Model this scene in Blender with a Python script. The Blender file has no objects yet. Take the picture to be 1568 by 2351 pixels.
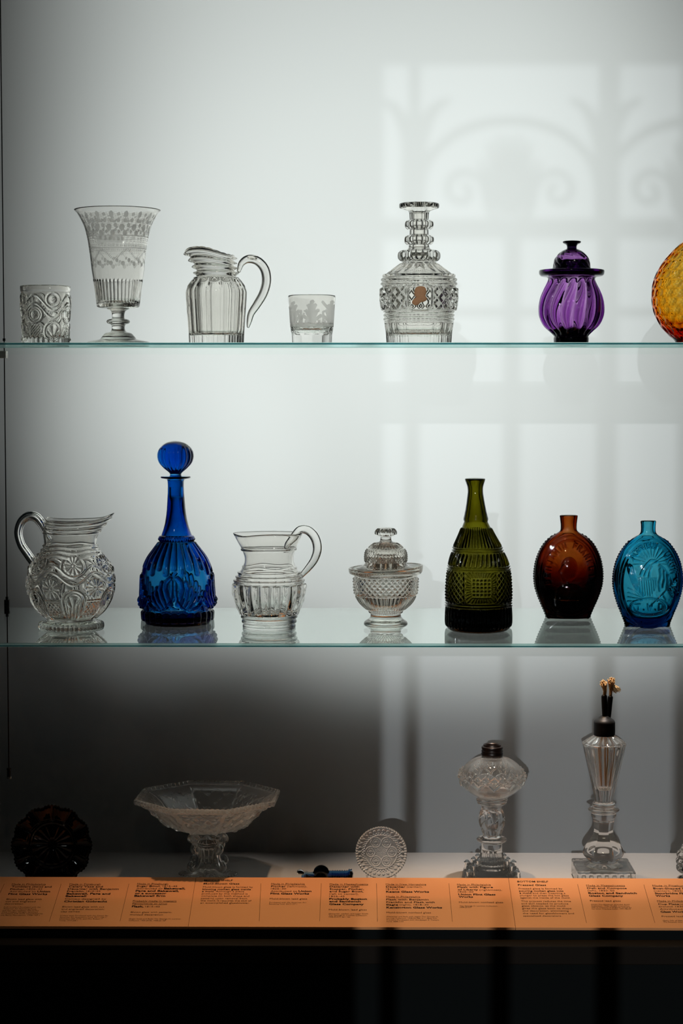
import bpy, math, random
import numpy as np
from mathutils import Vector, Matrix

# ------------------------------------------------------------------ camera
FX, FY = 1568.0, 2351.0
F = 4344.0                                   # focal length in pixels of the 1568x2351 frame
EYE = Vector((0.0, 0.0, 1.5))
PITCH = math.atan(272.0 / F)
YAW = math.atan(41.0 / F)
sc = bpy.context.scene
C = sc.collection
cam_d = bpy.data.cameras.new('camera')
cam_d.sensor_fit = 'HORIZONTAL'
cam_d.sensor_width = 24.0
cam_d.lens = 24.0 * F / FX
cam_d.clip_start = 0.05
cam = bpy.data.objects.new('camera', cam_d)
C.objects.link(cam)
cam.location = EYE
cam.rotation_euler = (math.pi / 2 - PITCH, 0, YAW)
sc.camera = cam
RM = cam.rotation_euler.to_matrix()
RN = np.array(RM)

# ------------------------------------------------------------------ world, exposure, render settings
w = bpy.data.worlds.new('dim_gallery')
sc.world = w
w.use_nodes = True
w.node_tree.nodes['Background'].inputs[0].default_value = (0.35, 0.5, 0.55, 1)
w.node_tree.nodes['Background'].inputs[1].default_value = 0.006
sc.view_settings.view_transform = 'Standard'
sc.view_settings.look = 'None'
sc.view_settings.exposure = 0.0
sc.view_settings.gamma = 1.0
sc.view_settings.use_curve_mapping = False
cy = sc.cycles
cy.max_bounces = 20
cy.transmission_bounces = 20
cy.glossy_bounces = 8
cy.diffuse_bounces = 3
cy.transparent_max_bounces = 24
cy.sample_clamp_indirect = 6.0
cy.blur_glossy = 0.0
cy.use_denoising = True
try:
    cy.denoiser = 'OPENIMAGEDENOISE'
except Exception:
    pass


def area(name, loc, aim, sx, sy, power, color, spread):
    d = bpy.data.lights.new(name, 'AREA')
    d.shape = 'RECTANGLE'
    d.size, d.size_y = sx, sy
    d.energy = power
    d.color = color
    d.spread = math.radians(spread)
    o = bpy.data.objects.new(name, d)
    C.objects.link(o)
    o.location = loc
    o.rotation_euler = (Vector(aim) - Vector(loc)).to_track_quat('-Z', 'Y').to_euler()
    return o


SUN_DIR = Vector((0.11, 1.0, -0.155)).normalized()
sd = bpy.data.lights.new('low_sun', 'SUN')
sd.energy = 1.25
sd.angle = math.radians(0.26)
sd.color = (0.90, 0.96, 1.0)
sun = bpy.data.objects.new('low_sun', sd)
C.objects.link(sun)
sun.location = (-0.4, -3.0, 1.8)
sun.rotation_euler = SUN_DIR.to_track_quat('-Z', 'Y').to_euler()

# unseen spots, shaped to give the wall its falloff of light
# spot lamps behind the translucent back wall of the case (it is a light wall)
for (lx, ly, lz, ax, az, half, blend, sx, pw) in (
        (-0.478, 4.641, 1.138, -0.352, 1.332, 0.313, 0.843, 0.743, 12.5),
        (0.164, 4.682, 1.019, 0.226, 1.512, 0.453, 0.656, 1.479, 32.4),
        (0.876, 5.706, 1.192, 0.293, 1.796, 0.452, 0.646, 1.424, 12.9),
        (-0.164, 5.331, 1.993, 0.031, 1.995, 0.531, 0.947, 0.671, 104.0)):
    ld = bpy.data.lights.new('light_wall_lamp', 'SPOT')
    ld.energy = pw * 2.0
    ld.color = (0.93, 1.0, 0.965)
    ld.shadow_soft_size = 0.05
    ld.spot_size = 2 * half
    ld.spot_blend = blend
    lo = bpy.data.objects.new('light_wall_lamp', ld)
    C.objects.link(lo)
    lo.location = (lx, ly, lz)
    lo.rotation_euler = (Vector((ax, 3.35, az)) - lo.location).to_track_quat('-Z', 'Y').to_euler()
    lo.scale = (sx, 1, 1)
# small warm spot of the gallery track; added fills brighten the deck and glass
for nm, lx, ly, aimy, half, sx, pw, colr in (
        ('warm_spot', 0.09, 3.06, 3.00, 0.150, 2.6, 140.0, (1.0, 0.66, 0.40)),
        ('deck_fill', 0.40, 3.17, 3.24, 0.120, 2.1, 150.0, (1.0, 0.90, 0.82)),  # added fill, lifts the right of the deck
        ('deck_fill', -0.22, 3.20, 3.21, 0.070, 1.0, 24.0, (1.0, 0.90, 0.82))):  # added fill, whitens the compote rim
    ld = bpy.data.lights.new(nm, 'SPOT')
    ld.energy = pw
    ld.color = colr
    ld.shadow_soft_size = 0.03
    ld.spot_size = 2 * half
    ld.spot_blend = 1.0
    lo = bpy.data.objects.new(nm, ld)
    C.objects.link(lo)
    lo.location = (lx, ly, 2.75)
    lo.rotation_euler = (Vector((lx, aimy, 0.74)) - lo.location).to_track_quat('-Z', 'Y').to_euler()
    lo.scale = (sx, 1, 1)

# small gallery lamp over the visitor for warm glints; neutral second lamp is added
area('glint_lamp', (0.12, -0.35, 2.75), (0.05, 2.9, 1.3), 0.06, 0.06, 1.5, (1.0, 0.74, 0.50), 180)
area('glint_lamp', (-1.0, 0.6, 2.75), (0.2, 3.0, 1.2), 0.22, 0.22, 1.6, (0.95, 1.0, 1.0), 180)  # added to put white highlights on the oil lamps


def ray(px, py):
    d = RM @ Vector(((px - FX / 2) / F, -(py - FY / 2) / F, -1.0))
    return d


def W(px, py, Y):
    """world point on the plane y=Y that is seen at photo pixel px,py"""
    d = ray(px, py)
    t = Y / d.y
    return EYE + d * t


def WZ(px, py, z):
    d = ray(px, py)
    return EYE + d * ((z - EYE.z) / d.z)


Y_FRONT, Y_BACK, Y_WALL = 2.60, 3.035, 3.35
Z_TOP = W(784, 786, Y_FRONT).z               # top faces of the two shelves
Z_TOPU = W(784, 798.5, Y_FRONT).z
Z_MID = W(784, 1477.5, Y_FRONT).z
Z_MIDU = W(784, 1486.5, Y_FRONT).z
Z_DECK = W(784, 1957, Y_WALL).z

# ------------------------------------------------------------------ materials


def mat(name):
    m = bpy.data.materials.new(name)
    m.use_nodes = True
    nt = m.node_tree
    nt.nodes.clear()
    out = nt.nodes.new('ShaderNodeOutputMaterial')
    return m, nt, out


def N(nt, typ, **kw):
    n = nt.nodes.new(typ)
    for k, v in kw.items():
        if k in n.inputs:
            n.inputs[k].default_value = v
        else:
            setattr(n, k, v)
    return n


def L(nt, a, b):
    nt.links.new(a, b)


def plain(name, color, rough=0.6, metal=0.0, spec=0.5, noise=0.0, scale=200.0, bump=0.0):
    m, nt, out = mat(name)
    p = N(nt, 'ShaderNodeBsdfPrincipled')
    p.inputs['Roughness'].default_value = rough
    p.inputs['Metallic'].default_value = metal
    p.inputs['Specular IOR Level'].default_value = spec
    p.inputs['Base Color'].default_value = (*color, 1)
    if noise or bump:
        tc = N(nt, 'ShaderNodeTexCoord')
        nz = N(nt, 'ShaderNodeTexNoise')
        nz.inputs['Scale'].default_value = scale
        nz.inputs['Detail'].default_value = 4
        L(nt, tc.outputs['Object'], nz.inputs['Vector'])
        if noise:
            mx = N(nt, 'ShaderNodeMix', data_type='RGBA')
            mx.inputs['A'].default_value = (*[c * (1 - noise) for c in color], 1)
            mx.inputs['B'].default_value = (*[min(1, c * (1 + noise)) for c in color], 1)
            for i in mx.inputs:
                pass
            mx.inputs[6].default_value = (*[c * (1 - noise) for c in color], 1)
            mx.inputs[7].default_value = (*[min(1, c * (1 + noise)) for c in color], 1)
            L(nt, nz.outputs['Fac'], mx.inputs[0])
            L(nt, mx.outputs[2], p.inputs['Base Color'])
        if bump:
            b = N(nt, 'ShaderNodeBump')
            b.inputs['Strength'].default_value = bump
            b.inputs['Distance'].default_value = 0.001
            L(nt, nz.outputs['Fac'], b.inputs['Height'])
            L(nt, b.outputs['Normal'], p.inputs['Normal'])
    L(nt, p.outputs[0], out.inputs[0])
    return m


def glass(name, color, ior=1.5, bump=0.12, scale=60.0, frost=False, clear=0.0, rough=0.035, haze=0.0):
    m, nt, out = mat(name)
    g = N(nt, 'ShaderNodeBsdfGlass')
    g.inputs['Color'].default_value = (*color, 1)
    g.inputs['IOR'].default_value = ior
    g.inputs['Roughness'].default_value = rough
    tc = N(nt, 'ShaderNodeTexCoord')
    nz = N(nt, 'ShaderNodeTexNoise')
    nz.inputs['Scale'].default_value = scale
    nz.inputs['Detail'].default_value = 1
    L(nt, tc.outputs['Object'], nz.inputs['Vector'])
    b = N(nt, 'ShaderNodeBump')
    b.inputs['Strength'].default_value = bump
    b.inputs['Distance'].default_value = 0.002
    L(nt, nz.outputs['Fac'], b.inputs['Height'])
    L(nt, b.outputs['Normal'], g.inputs['Normal'])
    last = g.outputs[0]
    if clear:
        t = N(nt, 'ShaderNodeBsdfTransparent')
        t.inputs['Color'].default_value = (*color, 1)
        mx = N(nt, 'ShaderNodeMixShader')
        mx.inputs[0].default_value = clear
        L(nt, last, mx.inputs[1])
        L(nt, t.outputs[0], mx.inputs[2])
        last = mx.outputs[0]
    if haze:
        # white scatter added to stand in for bright refractions; lacy stipple scatters a little
        ht = N(nt, 'ShaderNodeBsdfTranslucent')
        ht.inputs['Color'].default_value = (0.9, 0.9, 0.88, 1)
        hd = N(nt, 'ShaderNodeBsdfDiffuse')
        hd.inputs['Color'].default_value = (0.9, 0.9, 0.88, 1)
        h1 = N(nt, 'ShaderNodeMixShader')
        L(nt, ht.outputs[0], h1.inputs[1])
        L(nt, hd.outputs[0], h1.inputs[2])
        h2 = N(nt, 'ShaderNodeMixShader')
        h2.inputs[0].default_value = haze
        L(nt, last, h2.inputs[1])
        L(nt, h1.outputs[0], h2.inputs[2])
        last = h2.outputs[0]
    if frost:
        a = N(nt, 'ShaderNodeAttribute', attribute_name='frost')
        tr = N(nt, 'ShaderNodeBsdfTranslucent')
        tr.inputs['Color'].default_value = (0.93, 0.91, 0.88, 1)
        df = N(nt, 'ShaderNodeBsdfDiffuse')
        df.inputs['Color'].default_value = (0.62, 0.58, 0.54, 1)
        m1 = N(nt, 'ShaderNodeMixShader')
        m1.inputs[0].default_value = 0.08
        L(nt, tr.outputs[0], m1.inputs[1])
        L(nt, df.outputs[0], m1.inputs[2])
        mm = N(nt, 'ShaderNodeMath', operation='MULTIPLY')
        mm.inputs[1].default_value = 0.58
        L(nt, a.outputs['Fac'], mm.inputs[0])
        m2 = N(nt, 'ShaderNodeMixShader')
        L(nt, mm.outputs[0], m2.inputs[0])
        L(nt, last, m2.inputs[1])
        L(nt, m1.outputs[0], m2.inputs[2])
        last = m2.outputs[0]
    L(nt, last, out.inputs[0])
    return m


def glassv(name, t9, ior=1.5, bump=0.08, scale=60.0, path=0.009):
    """coloured glass: t9 is what 9 mm of it lets through; thick parts go dark by themselves"""
    m = glass(name, (0.99, 0.99, 0.99), ior, bump, scale)
    nt = m.node_tree
    out = [n for n in nt.nodes if n.type == 'OUTPUT_MATERIAL'][0]
    sig = [-math.log(max(c, 1e-5)) / path for c in t9]
    dmax = max(sig) * 1.02
    v = N(nt, 'ShaderNodeVolumeAbsorption')
    v.inputs['Color'].default_value = (*[1 - q / dmax for q in sig], 1)
    v.inputs['Density'].default_value = dmax
    L(nt, v.outputs[0], out.inputs['Volume'])
    return m


def sheet_glass(name, tint):
    """thin clear plate: straight-through transmission plus a Schlick mirror"""
    m, nt, out = mat(name)
    geo = N(nt, 'ShaderNodeNewGeometry')
    dot = N(nt, 'ShaderNodeVectorMath', operation='DOT_PRODUCT')
    L(nt, geo.outputs['Incoming'], dot.inputs[0])
    L(nt, geo.outputs['Normal'], dot.inputs[1])
    ab = N(nt, 'ShaderNodeMath', operation='ABSOLUTE')
    L(nt, dot.outputs['Value'], ab.inputs[0])
    su = N(nt, 'ShaderNodeMath', operation='SUBTRACT')
    su.inputs[0].default_value = 1.0
    L(nt, ab.outputs[0], su.inputs[1])
    pw = N(nt, 'ShaderNodeMath', operation='POWER')
    pw.inputs[1].default_value = 3.4
    L(nt, su.outputs[0], pw.inputs[0])
    ma = N(nt, 'ShaderNodeMath', operation='MULTIPLY_ADD')
    ma.inputs[1].default_value = 0.96
    ma.inputs[2].default_value = 0.04
    L(nt, pw.outputs[0], ma.inputs[0])
    t = N(nt, 'ShaderNodeBsdfTransparent')
    t.inputs['Color'].default_value = (*tint, 1)
    g = N(nt, 'ShaderNodeBsdfGlossy')
    g.inputs['Roughness'].default_value = 0.0
    g.inputs['Color'].default_value = (0.97, 1, 0.99, 1)
    mx = N(nt, 'ShaderNodeMixShader')
    L(nt, ma.outputs[0], mx.inputs[0])
    L(nt, t.outputs[0], mx.inputs[1])
    L(nt, g.outputs[0], mx.inputs[2])
    L(nt, mx.outputs[0], out.inputs[0])
    return m


def edge_glass(name, color):
    """the ground green edge of the plate: light that travelled inside the sheet comes out softly"""
    m, nt, out = mat(name)
    tc = N(nt, 'ShaderNodeTexCoord')
    mp = N(nt, 'ShaderNodeMapping')
    mp.inputs['Scale'].default_value = (6, 1, 1)
    nz = N(nt, 'ShaderNodeTexNoise')
    nz.inputs['Scale'].default_value = 3
    L(nt, tc.outputs['Object'], mp.inputs[0])
    L(nt, mp.outputs[0], nz.inputs['Vector'])
    t = N(nt, 'ShaderNodeBsdfTranslucent')
    t.inputs['Color'].default_value = (*color, 1)
    tp = N(nt, 'ShaderNodeBsdfTransparent')
    tp.inputs['Color'].default_value = (*color, 1)
    g = N(nt, 'ShaderNodeBsdfGlossy')
    g.inputs['Roughness'].default_value = 0.25
    g.inputs['Color'].default_value = (*color, 1)
    m1 = N(nt, 'ShaderNodeMixShader')
    m1.inputs[0].default_value = 0.60
    L(nt, t.outputs[0], m1.inputs[1])
    L(nt, tp.outputs[0], m1.inputs[2])
    m2 = N(nt, 'ShaderNodeMixShader')
    m2.inputs[0].default_value = 0.06
    L(nt, m1.outputs[0], m2.inputs[1])
    L(nt, g.outputs[0], m2.inputs[2])
    L(nt, m2.outputs[0], out.inputs[0])
    return m


M = {}
m_, nt_, out_ = mat('translucent_light_wall')
a_ = N(nt_, 'ShaderNodeBsdfDiffuse')
a_.inputs['Color'].default_value = (0.44, 0.45, 0.45, 1)
b_ = N(nt_, 'ShaderNodeBsdfTranslucent')
b_.inputs['Color'].default_value = (0.80, 0.80, 0.80, 1)
x_ = N(nt_, 'ShaderNodeMixShader')
x_.inputs[0].default_value = 0.5
L(nt_, a_.outputs[0], x_.inputs[1])
L(nt_, b_.outputs[0], x_.inputs[2])
L(nt_, x_.outputs[0], out_.inputs[0])
M['wall'] = m_
M['deck'] = plain('deck_paint', (0.36, 0.345, 0.33), 0.8, spec=0.15, noise=0.03, scale=60)
M['black'] = plain('black_case', (0.004, 0.005, 0.005), 0.7, spec=0.04, noise=0.1)
M['trim'] = plain('dark_trim', (0.010, 0.007, 0.005), 0.6, spec=0.05)
M['plaster'] = plain('room_plaster', (0.05, 0.05, 0.05), 0.9, spec=0.05)
M['iron'] = plain('wrought_iron', (0.02, 0.02, 0.02), 0.7, noise=0.2)
M['orange'] = plain('orange_label_board', (0.56, 0.23, 0.085), 0.7, spec=0.2, noise=0.05, scale=900)
M['ink'] = plain('black_ink', (0.012, 0.008, 0.006), 0.8, spec=0.05)
M['ink2'] = plain('soft_ink', (0.075, 0.035, 0.016), 0.8, spec=0.05)
M['steel'] = plain('brushed_steel', (0.35, 0.35, 0.32), 0.4, metal=0.9)
M['darksteel'] = plain('dark_steel_cable', (0.012, 0.012, 0.012), 0.5, metal=0.5)
M['white'] = plain('white_clamp', (0.85, 0.85, 0.78), 0.5)
M['sheet'] = sheet_glass('shelf_glass', (0.955, 0.985, 0.97))
M['edge'] = edge_glass('shelf_edge', (0.70, 0.96, 0.93))
M['edge2'] = edge_glass('shelf_edge_refraction', (0.01, 0.14, 0.17))  # dark refraction line inside the edge, painted as a strip colour
M['clear'] = glass('clear_lead_glass', (0.995, 0.987, 0.97), 1.54, 0.10, rough=0.012)
M['lacy'] = glass('clear_lacy_glass', (0.995, 0.987, 0.97), 1.54, 0.10, rough=0.04, haze=0.08)
M['clearfrost'] = glass('clear_engraved_glass', (0.995, 0.988, 0.975), 1.48, 0.05, frost=True, rough=0.012)
M['clearthin'] = glass('clear_blown_glass', (0.995, 0.988, 0.975), 1.5, 0.2, 35, rough=0.012)
M['lamp'] = glass('clear_pressed_glass', (0.998, 0.995, 0.985), 1.54, 0.08, rough=0.03, haze=0.05)
M['cobalt'] = glassv('cobalt_glass', (0.001, 0.12, 0.50), path=0.011)
M['cobaltstop'] = glassv('cobalt_stopper_glass', (0.003, 0.12, 0.58), path=0.036)
M['purple'] = glassv('amethyst_glass', (0.30, 0.075, 0.42), path=0.0075)
M['purplelid'] = glassv('amethyst_lid_glass', (0.30, 0.075, 0.42), path=0.03)
M['purpledark'] = glassv('amethyst_thick_glass', (0.10, 0.03, 0.16), path=0.006)
M['amber'] = glassv('amber_glass', (0.95, 0.30, 0.004), path=0.010)
M['brown'] = glassv('brown_glass', (0.17, 0.014, 0.0004), path=0.008)
M['olive'] = glassv('olive_glass', (0.13, 0.12, 0.003), path=0.012)
M['teal'] = glassv('blue_flask_glass', (0.004, 0.25, 0.47), path=0.0085, bump=0.15)
M['night'] = glassv('dark_amethyst_glass', (0.01, 0.006, 0.03), path=0.0015)
M['navy'] = glassv('navy_pressed_glass', (0.01, 0.08, 0.35), path=0.005)
M['clay'] = plain('brown_clay', (0.52, 0.26, 0.12), 0.8, noise=0.25, scale=700, bump=0.4)
M['burner'] = plain('blackened_metal', (0.012, 0.011, 0.011), 0.45, metal=0.3)
M['brass'] = plain('dark_brass', (0.012, 0.005, 0.003), 0.35, metal=0.4)
M['yarn'] = plain('tan_cotton_wick', (0.80, 0.50, 0.24), 0.95, noise=0.3, scale=900, bump=0.6)

# ------------------------------------------------------------------ object helpers


def tag(o, label=None, cat=None, group=None, kind=None):
    if label: o['label'] = label
    if cat: o['category'] = cat
    if group: o['group'] = group
    if kind: o['kind'] = kind
    return o


def empty(name, loc, label, cat, group=None):
    o = bpy.data.objects.new(name, None)
    C.objects.link(o)
    o.location = loc
    o.empty_display_size = 0.02
    return tag(o, label, cat, group)


def mesh_obj(name, verts, faces, m, parent=None, smooth=True, loc=None):
    me = bpy.data.meshes.new(name)
    verts = np.asarray(verts, dtype=np.float32)
    if isinstance(faces, np.ndarray):
        nf, k = faces.shape
        me.vertices.add(len(verts))
        me.vertices.foreach_set('co', verts.ravel())
        me.loops.add(nf * k)
        me.loops.foreach_set('vertex_index', faces.ravel().astype(np.int32))
        me.polygons.add(nf)
        me.polygons.foreach_set('loop_start', np.arange(0, nf * k, k, dtype=np.int32))
        me.polygons.foreach_set('loop_total', np.full(nf, k, dtype=np.int32))
        me.update(calc_edges=True)
    else:
        me.from_pydata([tuple(map(float, v)) for v in verts], [], faces)
        me.update()
    me.polygons.foreach_set('use_smooth', [smooth] * len(me.polygons))
    for mm in (m if isinstance(m, (list, tuple)) else [m]):
        me.materials.append(mm)
    o = bpy.data.objects.new(name, me)
    C.objects.link(o)
    if parent is not None:
        o.parent = parent
    if loc is not None:
        o.location = loc
    return o


def box_vf(x0, x1, y0, y1, z0, z1, b=0):
    v = [(x0, y0, z0), (x1, y0, z0), (x1, y1, z0), (x0, y1, z0), (x0, y0, z1), (x1, y0, z1), (x1, y1, z1), (x0, y1, z1)]
    f = [(0, 3, 2, 1), (4, 5, 6, 7), (0, 1, 5, 4), (1, 2, 6, 5), (2, 3, 7, 6), (3, 0, 4, 7)]
    return v, f


class MB:
    def __init__(s):
        s.v, s.f = [], []

    def add(s, v, f):
        n = len(s.v)
        s.v += [tuple(p) for p in v]
        s.f += [tuple(i + n for i in q) for q in f]
        return s

    def box(s, *a):
        return s.add(*box_vf(*a))

    def build(s, name, m, parent=None, smooth=False, bevel=0):
        o = mesh_obj(name, s.v, s.f, m, parent, smooth)
        if bevel:
            md = o.modifiers.new('bevel', 'BEVEL')
            md.width = bevel
            md.segments = 2
        return o


def cat_rom(pts, step, closed=False):
    """smooth curve through pts; a doubled point is a sharp corner"""
    pts = [np.array(p, float) for p in pts]
    runs, cur = [], [pts[0]]
    for p in pts[1:]:
        if np.allclose(p, cur[-1]):
            if len(cur) > 1:
                runs.append(cur)
            cur = [p]
        else:
            cur.append(p)
    if len(cur) > 1:
        runs.append(cur)
    out = []
    for r in runs:
        n = len(r)
        for i in range(n - 1):
            p1, p2 = r[i], r[i + 1]
            p0 = r[i - 1] if i > 0 else 2 * p1 - p2
            p3 = r[i + 2] if i + 2 < n else 2 * p2 - p1
            d = np.linalg.norm((p2 - p1)[:2])
            k = max(1, int(math.ceil(d / step)))
            d0 = max(1e-6, np.linalg.norm((p1 - p0)[:2])) ** .5
            d1 = max(1e-6, np.linalg.norm((p2 - p1)[:2])) ** .5
            d2 = max(1e-6, np.linalg.norm((p3 - p2)[:2])) ** .5
            m1 = (p1 - p0) / d0 - (p2 - p0) / (d0 + d1) + (p2 - p1) / d1
            m2 = (p2 - p1) / d1 - (p3 - p1) / (d1 + d2) + (p3 - p2) / d2
            m1 *= d1
            m2 *= d1
            for j in range(k):
                t = j / k
                out.append((2 * t**3 - 3 * t**2 + 1) * p1 + (t**3 - 2 * t**2 + t) * m1 +
                           (-2 * t**3 + 3 * t**2) * p2 + (t**3 - t**2) * m2)
        out.append(r[-1])
    res = [out[0]]
    for p in out[1:]:
        if np.linalg.norm((p - res[-1])[:2]) > 1e-4:
            res.append(p)
    return np.array(res)


class Thing:
    """a vessel placed at photo pixel (cx, base_py) at distance Y; its shapes are given as measured there"""

    def __init__(s, name, cx, py0, Y, z, label, cat, group=None):
        s.cx, s.py0, s.Y = cx, py0, Y
        p = W(cx, py0, Y)
        s.o = Vector((p.x, Y, z))
        s.zoff = p.z                      # profile pixel py0 sits on z
        s.e = empty(name, s.o, label, cat, group)
        # local pixel scale tables
        pys = np.arange(-200, 2500)
        d = RN @ np.stack([np.full(len(pys), (cx - FX / 2) / F), -(pys - FY / 2) / F, -np.ones(len(pys))])
        s.tab_py = pys
        s.tab_z = EYE.z + d[2] * (Y / d[1])
        d2 = RN @ np.stack([np.full(len(pys), (cx + 10 - FX / 2) / F), -(pys - FY / 2) / F, -np.ones(len(pys))])
        x1 = d[0] * (Y / d[1])
        x2 = d2[0] * (Y / d2[1])
        s.tab_s = (x2 - x1) / 10.0

    def z(s, py):
        return np.interp(py, s.tab_py, s.tab_z) - s.zoff

    def s_(s, py):
        return np.interp(py, s.tab_py, s.tab_s)

    def loc(s, px, py, depth=0.0):
        """local point; depth in pixels toward the viewer"""
        k = float(s.s_(py))
        return ((px - s.cx) * k, -depth * k, float(s.z(py)))

    def lathe(s, name, outer, m, inner=None, relief=None, nt=256, step=1.3, warp=None, oval=1.0, frost=None,
              phase=0.0, shear=None, gain=1.0, parent=None, label=None, istep=3.0, plan=None):
        O = cat_rom(outer, step)
        n_o = len(O)
        if inner is not None:
            I = cat_rom(inner, istep)
            P = np.concatenate([O[::-1], I])      # bottom centre -> up -> rim -> down inside
        else:
            P = O[::-1]
        no = n_o
        th = np.linspace(-math.pi, math.pi, nt, endpoint=False)
        py = P[:, 0][:, None] + 0 * th[None]
        r = P[:, 1][:, None] + 0 * th[None]
        T = th[None] + 0 * py
        isout = np.zeros(len(P), bool)
        isout[:no] = True
        # profile normals (px space; py is down)
        d = np.gradient(P, axis=0)
        ln = np.hypot(d[:, 0], d[:, 1]) + 1e-9
        nr = -d[:, 0] / ln
        nz = d[:, 1] / ln                         # in py units: going up the outside, outward normal
        R0 = r.copy()
        if relief is not None:
            h = relief(T[:no] + phase, py[:no], r[:no]) * gain
            fade = np.clip(r[:no] / 4.0, 0, 1)
            r[:no] += h * nr[:no, None] * fade
            py2 = py.copy()
            py2[:no] += h * nz[:no, None] * fade
        else:
            py2 = py
        if plan is not None:
            r = r * plan(T, py, R0)
        dx = 0.0
        dy = 0.0
        if warp is not None:
            rr, lift, dx = warp(T, py, R0)
            r = r + rr
            py2 = py2 - lift
        k = s.s_(py2)
        X = (r * np.sin(T) + dx) * k
        Yv = -r * np.cos(T) * k * oval
        if shear is not None:
            X = X + shear(py2) * k
        Z = s.z(py2)
        n, mcol = X.shape
        V = np.stack([X, Yv, Z], -1).reshape(-1, 3)
        idx = np.arange(n * mcol).reshape(n, mcol)
        a = idx[:-1, :]
        b = np.roll(idx, -1, 1)[:-1, :]
        c = np.roll(idx, -1, 1)[1:, :]
        dd = idx[1:, :]
        Fq = np.stack([a, b, c, dd], -1).reshape(-1, 4)
        o = mesh_obj(name, V, Fq, m, parent or s.e)
        if frost is not None:
            val = np.zeros((n, mcol), np.float32)
            val[:no] = frost(T[:no] + phase, py[:no], R0[:no])
            at = o.data.attributes.new('frost', 'FLOAT', 'POINT')
            at.data.foreach_set('value', val.ravel())
        if label:
            o['label'] = label
        return o

    def tube(s, name, pts, m, nseg=24, step=2.0, parent=None, flat=1.0, ridge=None, label=None):
        """pts: (px, py, depth, radius); flat squashes across the view depth"""
        P = cat_rom([(p[0], p[1], p[2], p[3]) for p in pts], step)
        K = s.s_(P[:, 1])
        c = np.stack([(P[:, 0] - s.cx) * K, -P[:, 2] * K, s.z(P[:, 1])], -1)
        r = P[:, 3] * K
        t = np.gradient(c, axis=0)
        t /= np.linalg.norm(t, axis=1)[:, None] + 1e-12
        side = np.cross(t, np.array([0.0, 1.0, 0.0]))
        side /= np.linalg.norm(side, axis=1)[:, None] + 1e-9
        up = np.cross(side, t)
        # rounded caps
        cc, rr, ss, uu = [], [], [], []
        for q in (0.02, 0.4, 0.75):
            a = math.sqrt(max(0, 1 - (1 - q)**2))
            cc.append(c[0] - t[0] * r[0] * (1 - q) * .8); rr.append(r[0] * a); ss.append(side[0]); uu.append(up[0])
        for i in range(len(c)):
            cc.append(c[i]); rr.append(r[i]); ss.append(side[i]); uu.append(up[i])
        for q in (0.75, 0.4, 0.02):
            a = math.sqrt(max(0, 1 - (1 - q)**2))
            cc.append(c[-1] + t[-1] * r[-1] * (1 - q) * .8); rr.append(r[-1] * a); ss.append(side[-1]); uu.append(up[-1])
        cc, rr, ss, uu = map(np.array, (cc, rr, ss, uu))
        A = np.linspace(0, 2 * math.pi, nseg, endpoint=False)
        g = 1.0 + (ridge(A) if ridge else 0 * A)
        V = cc[:, None, :] + (rr[:, None] * g * np.cos(A))[..., None] * ss[:, None, :] + \
            (rr[:, None] * g * np.sin(A) * flat)[..., None] * uu[:, None, :]
        n, mcol = V.shape[:2]
        idx = np.arange(n * mcol).reshape(n, mcol)
        b = np.roll(idx, -1, 1)
        Fq = np.stack([idx[:-1], b[:-1], b[1:], idx[1:]], -1).reshape(-1, 4)
        fl = [tuple(q) for q in Fq.tolist()] + [tuple(idx[0][::-1].tolist()), tuple(idx[-1].tolist())]
        o = mesh_obj(name, V.reshape(-1, 3), fl, m, parent or s.e)
        if label:
            o['label'] = label
        return o


# ------------------------------------------------------------------ relief helpers (all in photo pixels)


def per(T, n, off=0.0):
    return ((T * n / (2 * math.pi) + off) + 0.5) % 1.0 - 0.5


def bump(d, w):
    return np.clip(1 - (d / w)**2, 0, 1)


def ss(a, b, x):
    t = np.clip((x - a) / (b - a), 0, 1)
    return t * t * (3 - 2 * t)


def band(y, a, b, e=1.5):
    return ss(a - e, a + e, y) * (1 - ss(b - e, b + e, y))


def stroke(U, V, pts, wd):
    best = np.full(U.shape, 1e9)
    for (x0, y0), (x1, y1) in zip(pts[:-1], pts[1:]):
        dx, dy = x1 - x0, y1 - y0
        q = dx * dx + dy * dy + 1e-9
        t = np.clip(((U - x0) * dx + (V - y0) * dy) / q, 0, 1)
        best = np.minimum(best, np.hypot(U - x0 - t * dx, V - y0 - t * dy))
    return bump(best, wd)


def arc_pts(cx, cy, rx, ry, a0, a1, n=10):
    return [(cx + rx * math.cos(math.radians(a0 + (a1 - a0) * i / n)),
             cy + ry * math.sin(math.radians(a0 + (a1 - a0) * i / n))) for i in range(n + 1)]


def diamonds(T, y, n, h):
    a = T * n / (2 * math.pi)
    b = y / h
    p = np.abs((a + b) % 1 - .5)
    q = np.abs((a - b) % 1 - .5)
    return 1 - 2 * np.maximum(p, q)


def facets(T, n, R, off=0.0):
    x = per(T, n, off) * 2 * math.pi / n
    return R * (math.cos(math.pi / n) / np.cos(x) - 1)


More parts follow.
